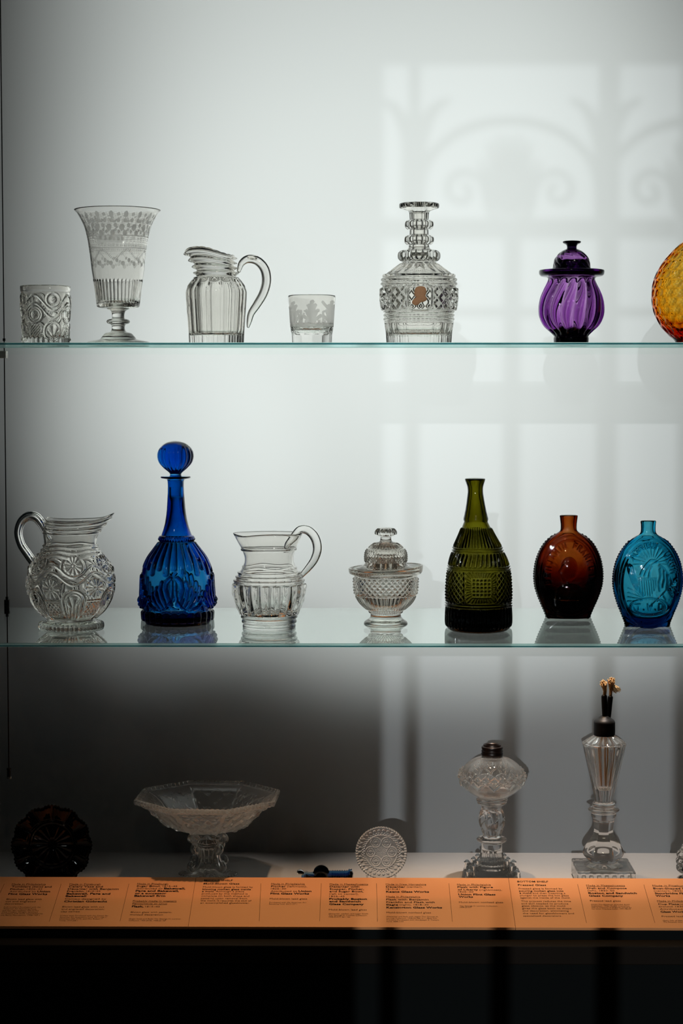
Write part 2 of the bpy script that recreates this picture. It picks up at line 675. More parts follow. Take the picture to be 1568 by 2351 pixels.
GL = {'A': [[(0, 6), (2, 0), (4, 6)], [(1, 4), (3, 4)]],
      'B': [[(0, 6), (0, 0), (3, 0), (3.6, 1.5), (2.6, 3), (0, 3)], [(2.6, 3), (4, 4.5), (3, 6), (0, 6)]],
      'D': [[(0, 0), (0, 6), (2.4, 6), (4, 4.5), (4, 1.5), (2.4, 0), (0, 0)]],
      'E': [[(4, 0), (0, 0), (0, 6), (4, 6)], [(0, 3), (3, 3)]],
      'F': [[(4, 0), (0, 0), (0, 6)], [(0, 3), (3, 3)]],
      'I': [[(2, 0), (2, 6)]], 'J': [[(3, 0), (3, 5), (2, 6), (0.6, 5)]],
      'K': [[(0, 0), (0, 6)], [(4, 0), (0, 3.2), (4, 6)]],
      'L': [[(0, 0), (0, 6), (3.6, 6)]], 'M': [[(0, 6), (0, 0), (2, 3), (4, 0), (4, 6)]],
      'N': [[(0, 6), (0, 0), (4, 6), (4, 0)]],
      'P': [[(0, 6), (0, 0), (3, 0), (4, 1.6), (3, 3), (0, 3)]],
      'R': [[(0, 6), (0, 0), (3, 0), (4, 1.6), (3, 3), (0, 3)], [(2, 3), (4, 6)]],
      'S': [[(4, 0.8), (2.6, 0), (0.6, .6), (.4, 2.2), (3.6, 3.6), (3.6, 5.4), (2, 6), (0, 5.4)]],
      'T': [[(0, 0), (4, 0)], [(2, 0), (2, 6)]], 'U': [[(0, 0), (0, 4.6), (2, 6), (4, 4.6), (4, 0)]],
      'W': [[(0, 0), (1, 6), (2, 2), (3, 6), (4, 0)]], '.': [[(2, 5.6), (2.3, 6)]], ' ': []}


def letters_arc(U, V, text, cx, cy, rx, ry, a0, a1, size, wd):
    out = np.zeros(U.shape)
    n = len(text)
    for i, ch in enumerate(text):
        a = math.radians(a0 + (a1 - a0) * (i + .5) / n)
        ox, oy = cx + rx * math.cos(a), cy + ry * math.sin(a)
        tx, ty = -rx * math.sin(a), ry * math.cos(a)
        q = math.hypot(tx, ty)
        tx, ty = tx / q, ty / q
        nx, ny = -ty, tx
        for st in GL[ch]:
            pts = [(ox + tx * (x - 2) * size + nx * (y - 3) * size, oy + ty * (x - 2) * size + ny * (y - 3) * size)
                   for x, y in st]
            out = np.maximum(out, stroke(U, V, pts, wd))
    return out


def letters_line(U, V, text, x0, x1, y0, size, wd):
    out = np.zeros(U.shape)
    n = len(text)
    for i, ch in enumerate(text):
        ox = x0 + (x1 - x0) * (i + .5) / n - 2 * size
        for st in GL[ch]:
            out = np.maximum(out, stroke(U, V, [(ox + x * size, y0 + y * size) for x, y in st], wd))
    return out

# ------------------------------------------------------------------ the setting
XW = 1.6
o = mesh_obj('wall_back', [(-XW, Y_WALL, 0.3), (XW, Y_WALL, 0.3), (XW, Y_WALL, 3.2), (-XW, Y_WALL, 3.2)], [(0, 1, 2, 3)], M['wall'], smooth=False)
tag(o, kind='structure')
lb = MB().box(-XW, XW, 6.6, 6.7, 0.3, 3.2).box(-XW - .1, -XW, Y_WALL, 6.7, 0.3, 3.2).box(XW, XW + .1, Y_WALL, 6.7, 0.3, 3.2)  # unseen black box, added to block world light behind the wall
lb.box(-XW, XW, Y_WALL, 6.7, 3.2, 3.3).box(-XW, XW, Y_WALL, 6.7, 0.2, 0.3)
o = lb.build('wall_light_blocker', M['black'])
tag(o, kind='structure')
o = mesh_obj('floor', *box_vf(-XW, XW, 3.06, Y_WALL, Z_DECK - 0.05, Z_DECK), M['deck'], smooth=False)
tag(o, kind='structure')

# label rail geometry: sloping top seen between py 2015 (back) and 2129 (front)
Y_RB, Y_RF = 3.09, 2.945
RB, RF = W(784, 2015, Y_RB), W(784, 2128.5, Y_RF)
ZRB, ZRF = RB.z, RF.z
# black plinth below
pl = MB().box(-XW, XW, Y_RF + 0.004, 3.055, 0.3, ZRF - 0.020)
o = pl.build('wall_plinth', M['black'])
tag(o, kind='structure')
zt = W(784, 2161, Y_RF - 0.012).z
o = MB().box(-XW, XW, Y_RF - 0.035, Y_RF + 0.004, zt - 0.03, zt).build('trim_1', M['trim'], bevel=0.002)
tag(o, kind='structure')
o = MB().box(-XW, XW, Y_RF - 0.030, Y_RF + 0.004, 0.3, zt - 0.03).build('wall_front_panel', M['black'])
tag(o, kind='structure')

# wall behind the viewer with the tall window and its iron grille (its shadow falls on the back wall)
YG = -1.2
K = (Y_WALL - YG)


def G(px, py):
    p = W(px, py, Y_WALL)
    t = K / SUN_DIR.y
    q = p - SUN_DIR * t
    return q.x, q.z


gx0, gz1 = G(872, 138)
gx1, gz0 = G(1540, 2300)
o = MB().box(-3, gx0, YG - 0.06, YG, 0, 3.4).box(gx1, 3, YG - 0.06, YG, 0, 3.4) \
    .box(gx0, gx1, YG - 0.06, YG, gz1, 3.4).box(gx0, gx1, YG - 0.06, YG, 0, gz0).build('wall_front', M['plaster'])
tag(o, kind='structure')
win = bpy.data.objects.new('window_1', None)
C.objects.link(win)
win.location = ((gx0 + gx1) / 2, YG, (gz0 + gz1) / 2)
tag(win, kind='structure')
wl = win.location


def gbar(name, x0, y0, x1, y1):
    a, b = G(x0, y0), G(x1, y1)
    v, f = box_vf(min(a[0], b[0]) - wl.x, max(a[0], b[0]) - wl.x, -0.035, -0.02, min(a[1], b[1]) - wl.z, max(a[1], b[1]) - wl.z)
    mesh_obj(name, v, f, M['iron'], win, smooth=False)


for x, wd, ya, yb in ((948, 13, 130, 520), (941, 15, 520, 2330), (1168, 14, 500, 2330), (1386, 14, 130, 2330)):
    gbar('bar', x - wd, ya, x + wd, yb)
for ya, yb in ((498, 542), (702, 720)):
    gbar('rail', 860, ya, 1550, yb)


def gribbon(name, pts, wd):
    P = cat_rom([(a[0], a[1], (a[2] if len(a) > 2 else wd)) for a in pts], 6)
    d = np.gradient(P[:, :2], axis=0)
    d /= np.linalg.norm(d, axis=1)[:, None] + 1e-9
    n = np.stack([-d[:, 1], d[:, 0]], -1)
    Lf = P[:, :2] + n * P[:, 2:3]
    Rt = P[:, :2] - n * P[:, 2:3]
    v, f = [], []
    for i in range(len(P)):
        for q in (Lf[i], Rt[i]):
            gx, gz = G(*q)
            for yy in (-0.034, -0.022):
                v.append((gx - wl.x, yy, gz - wl.z))
    for i in range(len(P) - 1):
        a = i * 4
        b = a + 4
        f += [(a, b, b + 2, a + 2), (a + 1, a + 3, b + 3, b + 1), (a, a + 1, b + 1, b), (a + 2, b + 2, b + 3, a + 3)]
    f += [(0, 2, 3, 1), (len(v) - 4, len(v) - 3, len(v) - 1, len(v) - 2)]
    mesh_obj(name, v, f, M['iron'], win, smooth=False)


def spiral(cx, cy, r0, a0, turns, sgn, wd):
    out = []
    for i in range(28):
        t = i / 27
        a = math.radians(a0 + sgn * 360 * turns * t)
        r = r0 * (1 - .85 * t)
        out.append((cx + r * math.cos(a), cy + r * math.sin(a), wd * (1 - .2 * t)))
    return out


def motif(c):
    gribbon('arch', [(c - 206, 500), (c - 200, 400), (c - 178, 350), (c - 120, 300), (c - 50, 276), (c, 272), (c + 50, 276),
                     (c + 120, 300), (c + 178, 350), (c + 200, 400), (c + 206, 500)], 10)
    for s in (-1, 1):
        gribbon('scroll', [(c + s * 30, 500, 9), (c + s * 48, 470, 9), (c + s * 58, 430, 8)] +
                spiral(c + s * 108, 432, 50, 180 if s > 0 else 0, 1.3, s, 8), 8)
        for dx, y, r in ((46, 322, 9), (68, 362, 9), (24, 304, 7)):
            gribbon('leaf', [(c + s * dx * .3, 470, 13), (c + s * dx * .7, (470 + y) / 2, 11), (c + s * dx, y, r * .6)], 12)
    gribbon('leaf', [(c, 490, 22), (c, 400, 20), (c, 340, 9), (c, 306, 4)], 10)


motif(1166)
motif(1596)
for bx in (948, 1386):
    for s in (-1, 1):
        gribbon('leaf', [(bx, 420, 16), (bx + s * 18, 300, 16), (bx + s * 45, 245, 12), (bx + s * 82, 222, 5)], 12)
gribbon('leaf', [(905, 230, 4), (925, 300, 8), (930, 400, 12), (925, 480, 10)], 8)

# ------------------------------------------------------------------ glass shelves


def shelf(z0, z1, label, refraction_top):
    ox = 0.0
    e = empty('glass_shelf', (ox, Y_FRONT, z0), label, 'shelf', 'glass shelves of the display case')
    x0, x1 = -0.80, 0.80
    y0, y1 = 0.0, Y_BACK - Y_FRONT
    h = z1 - z0
    c = 0.0022
    # the plate: top and bottom faces are clear; the front arris is its own polished strip
    v = [(x0, y0 + c, 0), (x1, y0 + c, 0), (x1, y1, 0), (x0, y1, 0), (x0, y0 + c, h), (x1, y0 + c, h), (x1, y1, h), (x0, y1, h)]
    f = [(0, 3, 2, 1), (4, 5, 6, 7)]
    mesh_obj('pane', v, f, M['sheet'], e, smooth=False)
    v, f = [], []
    if refraction_top:
        prof = [(c, h), (0.0006, h), (0.0, h - 0.0011), (0.0, h - 0.0029), (0.0, 0.0012), (0.0008, 0), (c, 0)]
        deep = (2,)
    else:
        prof = [(c, h), (0.0006, h), (0.0, h - 0.0008), (0.0, 0.0024), (0.0, 0.0009), (0.0008, 0), (c, 0)]
        deep = (3,)
    for x in (x0, x1):
        for (yy, zz) in prof:
            v.append((x, yy, zz))
    n = len(prof)
    f = [(i, i + n, i + n + 1, i + 1) for i in range(n - 1)]
    o = mesh_obj('polished_edge', v, f, [M['edge'], M['edge2']], e, smooth=False)
    o['label'] = 'pale green ground front edge'
    for p in o.data.polygons:
        p.material_index = 1 if p.index in deep else 0
    v = [(x0, y1, 0), (x1, y1, 0), (x1, y1, h), (x0, y1, h)]
    o = mesh_obj('back_edge', v, [(0, 3, 2, 1)], M['sheet'], e, smooth=False)
    return e


shelf(Z_TOPU, Z_TOP, 'upper clear glass shelf under the cut tumblers, tall vase and purple sugar bowl', True)
shelf(Z_MIDU, Z_MID, 'lower clear glass shelf under the blue decanter, olive bottle and flasks', False)

# ------------------------------------------------------------------ suspension cable and clamps at the left
cab = empty('suspension_cable', W(13, 1100, Y_BACK + 0.012), 'thin dark steel cable hanging along the left side of the case', 'cable')
c0 = cab.location


def wpt(px, py):
    p = W(px, py, Y_BACK + 0.012) - c0
    return (p.x, p.y, p.z)


def cyl_vf(a, b, r, n=16):
    a, b = Vector(a), Vector(b)
    t = (b - a).normalized()
    s = t.orthogonal().normalized()
    u = t.cross(s)
    v = []
    for q in (a, b):
        for i in range(n):
            an = 2 * math.pi * i / n
            v.append(tuple(q + (s * math.cos(an) + u * math.sin(an)) * r))
    f = [(i, (i + 1) % n, n + (i + 1) % n, n + i) for i in range(n)]
    f += [tuple(range(n))[::-1], tuple(range(n, 2 * n))]
    return v, f


b = MB()
xs = W(13, 1100, Y_BACK + 0.012).x - c0.x
top = (0, 0, 3.2 - c0.z)
bot = (0, 0, W(13, 1786, Y_BACK + .012).z - c0.z)
b.add(*cyl_vf(top, bot, 0.0009, 10))
b.build('wire', M['darksteel'], cab, smooth=True)
for pa, pb, r, mk in ((777, 783, .0022, 'darksteel'), (1370, 1377, .0022, 'darksteel'), (1377, 1408, .0046, 'darksteel'),
                      (1408, 1415, .0022, 'darksteel'), (1763, 1767, .0036, 'brass'), (1767, 1783, .0030, 'darksteel'),
                      (1783, 1787, .0040, 'steel')):
    za, zb = W(13, pa, Y_BACK + .012).z - c0.z, W(13, pb, Y_BACK + .012).z - c0.z
    MB().add(*cyl_vf((0, 0, za), (0, 0, zb), r, 20)).build('clamp_ferrule', M[mk], cab, smooth=False)
# white two-plate clamp under the top shelf
for pa, pb in ((800, 809), (812, 822)):
    za, zb = W(13, pa, Y_BACK).z - c0.z, W(13, pb, Y_BACK).z - c0.z
    MB().box(-0.035, 0.0046, -0.012, 0.0085, zb, za).build('clamp_plate', M['white'], cab, bevel=0.0006)
za, zb = W(13, 809, Y_BACK).z - c0.z, W(13, 812, Y_BACK).z - c0.z
MB().box(-0.034, 0.0036, -0.010, 0.0075, zb, za).build('clamp_pad', M['darksteel'], cab)

# ------------------------------------------------------------------ label rail with its print
rail = empty('label_rail', (0, Y_RF, ZRF - 0.02), 'long sloping orange label rail printed with black captions', 'label rail')


def plane_pt(px, py, off=0.0):
    """intersection of the photo ray with the sloping rail face -> local coordinates of the rail"""
    n = Vector((0, -(ZRB - ZRF), Y_RB - Y_RF)).normalized()
    p0 = Vector((0, Y_RF, ZRF)) + n * off
    d = ray(px, py)
    t = (p0 - EYE).dot(n) / d.dot(n)
    return EYE + d * t - rail.location


xa, xb = plane_pt(441, 2070).x, plane_pt(1175, 2070).x
g = 0.0006
for i, (x0, x1) in enumerate(((-0.85, xa - g / 2), (xa + g / 2, xb - g / 2), (xb + g / 2, 0.85))):
    yb_, zb_ = Y_RB - Y_RF, ZRB - ZRF
    t = 0.004
    v = [(x0, 0, .02 - t), (x1, 0, .02 - t), (x1, yb_, .02 + zb_ - t), (x0, yb_, .02 + zb_ - t),
         (x0, 0, .02), (x1, 0, .02), (x1, yb_, .02 + zb_), (x0, yb_, .02 + zb_)]
    f = [(0, 3, 2, 1), (4, 5, 6, 7), (0, 1, 5, 4), (1, 2, 6, 5), (2, 3, 7, 6), (3, 0, 4, 7)]
    mesh_obj('label_board', v, f, M['orange'], rail, smooth=False)
v, f = box_vf(-0.86, 0.86, 0.0, 0.112, -0.004, 0.0155)
v = [(x, y, z + (0.0 if z < 0 else y / (Y_RB - Y_RF) * (ZRB - ZRF))) for x, y, z in v]
mesh_obj('rail_body', v, f, M['black'], rail, smooth=False)

_tex = bpy.data.curves.new('tmp_text', 'FONT')
_tob = bpy.data.objects.new('tmp_text', _tex)
C.objects.link(_tob)
_cache = {}
BOLD = {'b': 0.030, 'm': 0.014, 'r': 0.0, 's': 0.0}


def text_mesh(txt, style):
    key = (txt, style)
    if key in _cache:
        return _cache[key]
    _tex.body = txt
    _tex.size = 1.0
    _tex.resolution_u = 2
    _tex.offset = BOLD[style]
    dg = bpy.context.evaluated_depsgraph_get()
    dg.update()
    me = bpy.data.meshes.new_from_object(_tob.evaluated_get(dg))
    v = np.empty(len(me.vertices) * 3, np.float32)
    me.vertices.foreach_get('co', v)
    v = v.reshape(-1, 3)
    f = [tuple(p.vertices) for p in me.polygons]
    bpy.data.meshes.remove(me)
    _cache[key] = (v, f)
    return v, f


REG = {1: (0, 2000, 5.2267), 2: (270, 2000, 4.7515), 3: (580, 2000, 4.9), 4: (860, 2000, 4.7515), 5: (1170, 2000, 3.9397),
       6: (1340, 2010, 6.877), 7: (0, 2060, 9.8), 8: (130, 2060, 9.8), 9: (870, 2080, 9.8)}
HGT = {'b': 3.9, 'm': 3.6, 'r': 3.5, 's': 2.5}     # cap heights in photo pixels


def line(reg, style, xl, xr, yc, txt, under=False):
    ox, oy, k = REG[reg]
    x0, x1, y = ox + xl / k, ox + xr / k, oy + yc / k
    h = HGT[style]
    base = y + h * 0.42
    p0 = plane_pt(x0, base, 0.0003)
    p1 = plane_pt(x1, base, 0.0003)
    q0 = plane_pt(x0, base - h, 0.0003)
    # vertical direction runs up the slope
    up = Vector((0, Y_RB - Y_RF, ZRB - ZRF)).normalized()
    hh = (q0 - p0).dot(up)
    v, f = text_mesh(txt, style)
    wx = v[:, 0].max() - v[:, 0].min()
    sx = (p1.x - p0.x) / wx
    sy = hh / 0.70
    vv = [(p0.x + (a - v[:, 0].min()) * sx, p0.y + up.y * b_ * sy, p0.z + up.z * b_ * sy) for a, b_, _ in v.tolist()]
    mb = MB().add(vv, f)
    if under:
        d = up * (-0.22 * hh)
        e2 = up * (-0.34 * hh)
        a = [p0 + d, p1 + d, p1 + e2, p0 + e2]
        mb.add([tuple(q) for q in a], [(3, 2, 1, 0)])
    mb.build('caption_line', M['ink' if style in 'bm' else 'ink2'], rail)


COLS = [
 [(1,'r',140,548,157,'Made in Philadelphia',1),(1,'m',138,618,187,'Tumblers (two) and'),(1,'m',120,302,217,'Pitcher,'),(1,'r',322,505,216,'1826–42'),
  (1,'r',112,428,245,'Attributed to'),(1,'b',445,600,245,'Union'),(1,'b',98,566,275,'Flint Glass Works'),
  (1,'r',76,500,337,'Blown lead glass with'),(1,'r',66,424,364,'cut and engraved'),(1,'r',55,275,392,'decoration'),
  (7,'s',80,910,222,'(Left tumbler) Purchased with the'),(7,'s',72,815,259,'American Art Revolving Fund,'),(7,'s',55,875,295,'and (the right tumbler) Gift of Mrs.'),
  (7,'s',40,850,331,'Alex Cooper Wright; (pitcher)'),(7,'s',28,962,366,'Purchased with funds contributed by'),(7,'s',15,890,403,'the Barra Foundation, 1996-167-1')],
 [(1,'r',832,1207,157,'Made in Pittsburgh',1),(1,'m',824,1233,186,'Celery Vase and'),(1,'m',812,1424,214,'Decanter with Benjamin'),(1,'m',803,1015,243,'Franklin,'),(1,'r',1033,1203,242,'1815–25'),
  (1,'b',797,1322,271,'Bakewell, Page and'),(1,'b',786,1033,300,'Bakewell'),(1,'r',777,1275,333,'Cameo designed by'),(1,'b',768,1284,363,'Christian Gobrecht'),
  (1,'r',746,1250,428,'Blown lead glass with cut'),(1,'r',737,1250,456,'and engraved decoration;'),(1,'r',728,955,485,'clay cameo'),
  (8,'s',75,1165,411,'(Celery vase) Purchased with the Center for'),(8,'s',68,1125,448,'American Art Acquisition Fund, 2011-106-1;'),(8,'s',58,1045,485,'(decanter) Gift of Mr. and Mrs. Robert T.'),(8,'s',50,470,524,'Trump, 1977-208-1')],
 [(2,'r',212,552,138,'Made in Pittsburgh',1),(2,'m',207,468,165,'Sugar Bowl,'),(2,'r',490,650,165,'1815–45'),(2,'r',202,490,190,'Attributed to'),(2,'b',505,738,190,'Bakewell,'),
  (2,'b',195,668,216,'Page and Bakewell,'),(2,'b',188,532,243,'or a successor'),(2,'b',181,520,270,'Bakewell firm'),(2,'r',165,642,326,'Probably made in western',1),(2,'r',160,540,354,'Pennsylvania or Ohio',1),
  (2,'b',154,283,386,'Flask,'),(2,'r',300,460,387,'1815–45'),(2,'r',142,592,448,'Blown glass with pattern-'),(2,'r',134,494,475,'molded decoration'),
  (2,'s',124,690,520,'(Sugar bowl and flask) The George H. Lorimer'),(2,'s',121,525,539,'Collection, 1953-29-95, 1938-23-167')],
 [(2,'m',943,1255,101,'MIDDLE SHELF'),(2,'m',937,1328,137,'Mold-Blown Glass'),(2,'r',930,1477,173,'Mold-blown glass is formed by'),(2,'m',925,1453,198,'blowing molten glass inside'),
  (2,'m',921,1055,221,'a mold.'),(2,'r',1070,1380,221,'Although a piece'),(2,'r',917,1417,246,'produced by this method is'),(2,'r',913,1437,271,'complete (in both shape and'),
  (2,'r',909,1412,297,'pattern) upon removal from'),(2,'r',905,1460,322,'the mold, it requires the skill of'),(2,'r',902,1440,347,'an accomplished glassblower.')],
 [(3,'r',209,587,143,'Made in Philadelphia',1),(3,'m',206,375,172,'Pitcher'),(3,'r',386,612,172,'(leftmost),'),(3,'r',204,376,198,'1826–30'),(3,'r',202,500,226,'Attributed to'),(3,'b',515,662,226,'Union'),
  (3,'b',199,635,253,'Flint Glass Works'),(3,'r',192,613,311,'Mold-blown lead glass'),(3,'s',188,604,352,'Purchased with the American Art'),(3,'s',186,500,370,'Revolving Fund, 2017-127-1')],
 [(3,'r',866,1298,147,'Made in Massachusetts',1),(3,'m',866,1201,175,'Decanter with'),(3,'m',865,1253,202,'Stopper, Pitcher,'),(3,'m',864,1245,229,'and Sugar Bowl,'),(3,'r',862,1192,257,'(left to center),'),
  (3,'r',862,1035,284,'1825–45'),(3,'b',861,1286,313,'Probably Boston'),(3,'b',861,1216,341,'and Sandwich'),(3,'b',860,1251,372,'Glass Company'),(3,'r',857,1283,434,'Mold-blown lead glass'),
  (3,'s',854,1299,479,'(Decanter, pitcher, and sugar bowl)'),(3,'s',855,1291,497,'The George H. Lorimer Collection,'),(3,'s',855,1097,515,'1938-23-213, 661, 166')],
 [(4,'r',122,562,144,'Made in New Hampshire',1),(4,'m',124,336,172,'Decanter'),(4,'r',350,524,172,'(center),'),(4,'r',124,272,197,'1815–41'),(4,'b',125,595,225,'Keene Glass Works'),
  (4,'r',126,498,279,'Made in Philadelphia',1),(4,'m',127,588,310,'Flask with Benjamin'),(4,'m',128,656,339,'Franklin and Flask with'),(4,'m',129,258,367,'Eagle'),(4,'r',272,588,367,'(right), 1818–30'),
  (4,'b',129,737,397,'Kensington Glass Works'),(4,'r',130,615,452,'Mold-blown nonlead glass'),
  (9,'s',170,1335,239,'(Decanter and flask with eagle) The George H.'),(9,'s',172,1305,276,'Lorimer Collection, 1938-23-586, 511; (flask with'),(9,'s',175,1352,314,'Franklin) Purchased with the Joseph E. Temple'),(9,'s',178,550,352,'Fund, 1899-1153')],
 [(4,'r',900,1268,147,'Made in Philadelphia',1),(4,'m',905,1292,175,'Flask with Figure'),(4,'m',908,1130,202,'of Liberty'),(4,'r',1143,1388,205,'(rightmost),'),(4,'r',910,1078,226,'1826–30'),
  (4,'b',914,1320,255,'Union Flint Glass'),(4,'b',917,1074,281,'Works'),(4,'r',921,1402,340,'Mold-blown nonlead glass'),(4,'s',927,1343,380,'The George H. Lorimer Collection,'),(4,'s',928,1060,395,'1938-23-537')],
 [(5,'m',70,350,95,'BOTTOM SHELF'),(5,'m',76,330,126,'Pressed Glass'),(5,'r',82,478,158,'Pressed glass is formed by'),(5,'m',86,488,179,'pouring molten glass into'),(5,'m',90,197,199,'a mold'),(5,'r',208,505,200,'and then inserting a'),
  (5,'r',94,535,220,'plunger to press the hot glass'),(5,'r',98,550,241,'against the inside of the mold.'),(5,'r',104,555,272,'This process reduces the time'),(5,'r',107,531,294,'and skill needed to produce'),
  (5,'r',110,503,315,'glass objects, as the mold'),(5,'r',113,560,337,'gives the glass both its shape'),(5,'r',117,535,359,'and decoration, eliminating'),(5,'r',120,583,382,'the need for glassblowers and'),(5,'r',124,472,405,'specialized decorators.')],
 [(6,'r',42,652,158,'Made in Massachusetts',1),(6,'m',55,682,201,'Dish and Compote'),(6,'r',63,488,239,'(left), 1830–50'),(6,'b',75,842,279,'Boston and Sandwich'),(6,'b',84,627,321,'Glass Company'),
  (6,'r',102,587,401,'Pressed lead glass'),(6,'s',117,730,458,'(Dish) The Elizabeth Wandell Smith'),(6,'s',121,722,482,'Collection, 1926-19-383; (compote)'),(6,'s',125,757,504,'Gift in memory of Eugenie Sussel by'),(6,'s',130,745,528,'her sister Charlene Sussel, 1991-98-39')],
 [(6,'r',1088,1640,160,'Made in Pittsburgh',1),(6,'m',1100,1680,206,'Boat-Shaped Salt'),(6,'r',1110,1660,243,'(center), 1825–35'),(6,'b',1126,1830,284,'Stourbridge Flint Glass'),(6,'b',1136,1368,323,'Works'),
  (6,'r',1160,1720,404,'Made in Philadelphia',1),(6,'m',1176,1510,452,'Cup Plate'),(6,'r',1522,1700,452,'(center),'),(6,'r',1188,1700,491,'around 1830–35'),(6,'r',1204,1660,532,'Attributed to'),(6,'b',1214,1620,574,'Glass Works'),
  (6,'r',1235,1720,646,'Pressed lead glass'),(6,'s',1252,1900,712,'(Salt) Gift of Mrs. Robert L. McNeil'),(6,'s',1262,1900,737,'The Elizabeth Wandell Smith Collection')],
]
for col in COLS:
    for ln in col:
        line(*ln[:6], under=len(ln) > 6)
bpy.data.objects.remove(_tob)

for (xt, yt, xb_, yb) in ((10, 2029, 0, 2050), (140.6, 2029, 113, 2116), (296, 2029, 275.5, 2115), (599, 2028, 595, 2115), (737.5, 2028, 733.7, 2115),
                          (864.5, 2028, 866.5, 2116), (1030.5, 2028, 1038.5, 2116), (1326, 2030, 1346.5, 2119), (1478, 2031, 1503.5, 2119)):
    a, b2 = plane_pt(xt, yt, .0003), plane_pt(xb_, yb, .0003)
    d = Vector((0.00028, 0, 0))
    mesh_obj('divider_line', [a - d, a + d, b2 + d, b2 - d], [(0, 3, 2, 1)], M['ink2'], rail, smooth=False)

# ================================================================== vessels on the top shelf
GT = 'vessels on the upper shelf'
GM = 'vessels on the lower glass shelf'
GB = 'pressed glass on the bottom deck'


def basepy(Y, z):
    """photo row of the plane z at distance Y on the image centre line"""
    dz = (z - EYE.z) / Y
    a = math.atan(-dz)
    return FY / 2 + F * math.tan(a - PITCH)


# -- 1 small cut tumbler
Y = 2.80
b0 = basepy(Y, Z_TOP)
t = Thing('tumbler', 105.5, b0, Y, Z_TOP, 'small clear tumbler pressed with scrolls and bullseyes, leftmost on the upper shelf', 'tumbler', GT)


def rel_tumbler(T, y, r):
    R = 55.0
    n = 4
    th0 = -0.31
    a = per(T - th0, n) * 2 * math.pi / n * R          # centred on the lower circle
    b = per(T - th0, n, .5) * 2 * math.pi / n * R
    per_ = 2 * math.pi * R / n
    mid = 706 - 17 * np.cos(2 * math.pi * a / per_)
    h = 2.2 * (bump(y - mid + 9, 3.2) + bump(y - mid - 9, 3.2)) + 0.25 * bump(y - mid, 8) * (np.sin(a * 2.2) * np.sin(y * 2.2))
    d = np.hypot(a, y - 724)
    h += 2.0 * bump(d - 18, 3) + 1.3 * bump(d - 12.5, 2) + 3.0 * np.sqrt(bump(d, 9)) + .3 * np.sin(np.arctan2(a, y - 724) * 24) * band(d, 13, 17, .6)
    d2 = np.hypot(b, y - 690)
    h += 1.8 * bump(d2 - 15, 2.6) + 2.6 * np.sqrt(bump(d2, 8)) + .3 * np.sin(np.arctan2(b, y - 690) * 24) * band(d2, 9, 13, .6)
    d3 = np.hypot(b, (y - 763) * .9)
    h += 2.0 * bump(d3 - 20, 3) + 1.6 * np.abs(np.sin(np.arctan2(b, y - 778) * 5)) * band(d3, 0, 16) * (y < 776)
    h += 1.3 * np.sin((a + y) * .9) * band(np.abs(a), -1, 12) * band(y, 748, 772)
    h += 1.6 * np.cos(T * 28) * band(y, 776, 800, 2)
    return h * band(y, 669, 900, 1.5)


t.lathe('body', [(656.5, 55), (657, 57), (668, 57), (668, 57), (671, 55.5), (690, 56), (730, 54), (770, 52), (790, 51.5), (b0, 51), (b0, 51), (b0, 30), (b0, 0.1)],
        M['clear'], inner=[(656.5, 55), (658, 53), (700, 50), (740, 47), (772, 44), (777, 40), (777, 40), (778, 0.1)], relief=rel_tumbler, gain=1.4, nt=320, step=1.0)

# -- 2 engraved celery vase
Y = 2.80
b0 = basepy(Y, Z_TOP)
t = Thing('celery_vase', 272, b0, Y, Z_TOP, 'tall flared clear vase engraved with frosted swags on a knopped stem', 'vase', GT)


def rel_vase(T, y, r):
    x = per(T, 38)
    top = 648 - 5 * (1 - (2 * x)**2)
    h = -2.6 * (1 - np.abs(2 * x)**2) * ss(-1, 3, y - top) * (1 - ss(695, 699, y))
    h += 1.6 * bump(per(T, 24) * 12, 3.5) * 0
    return h


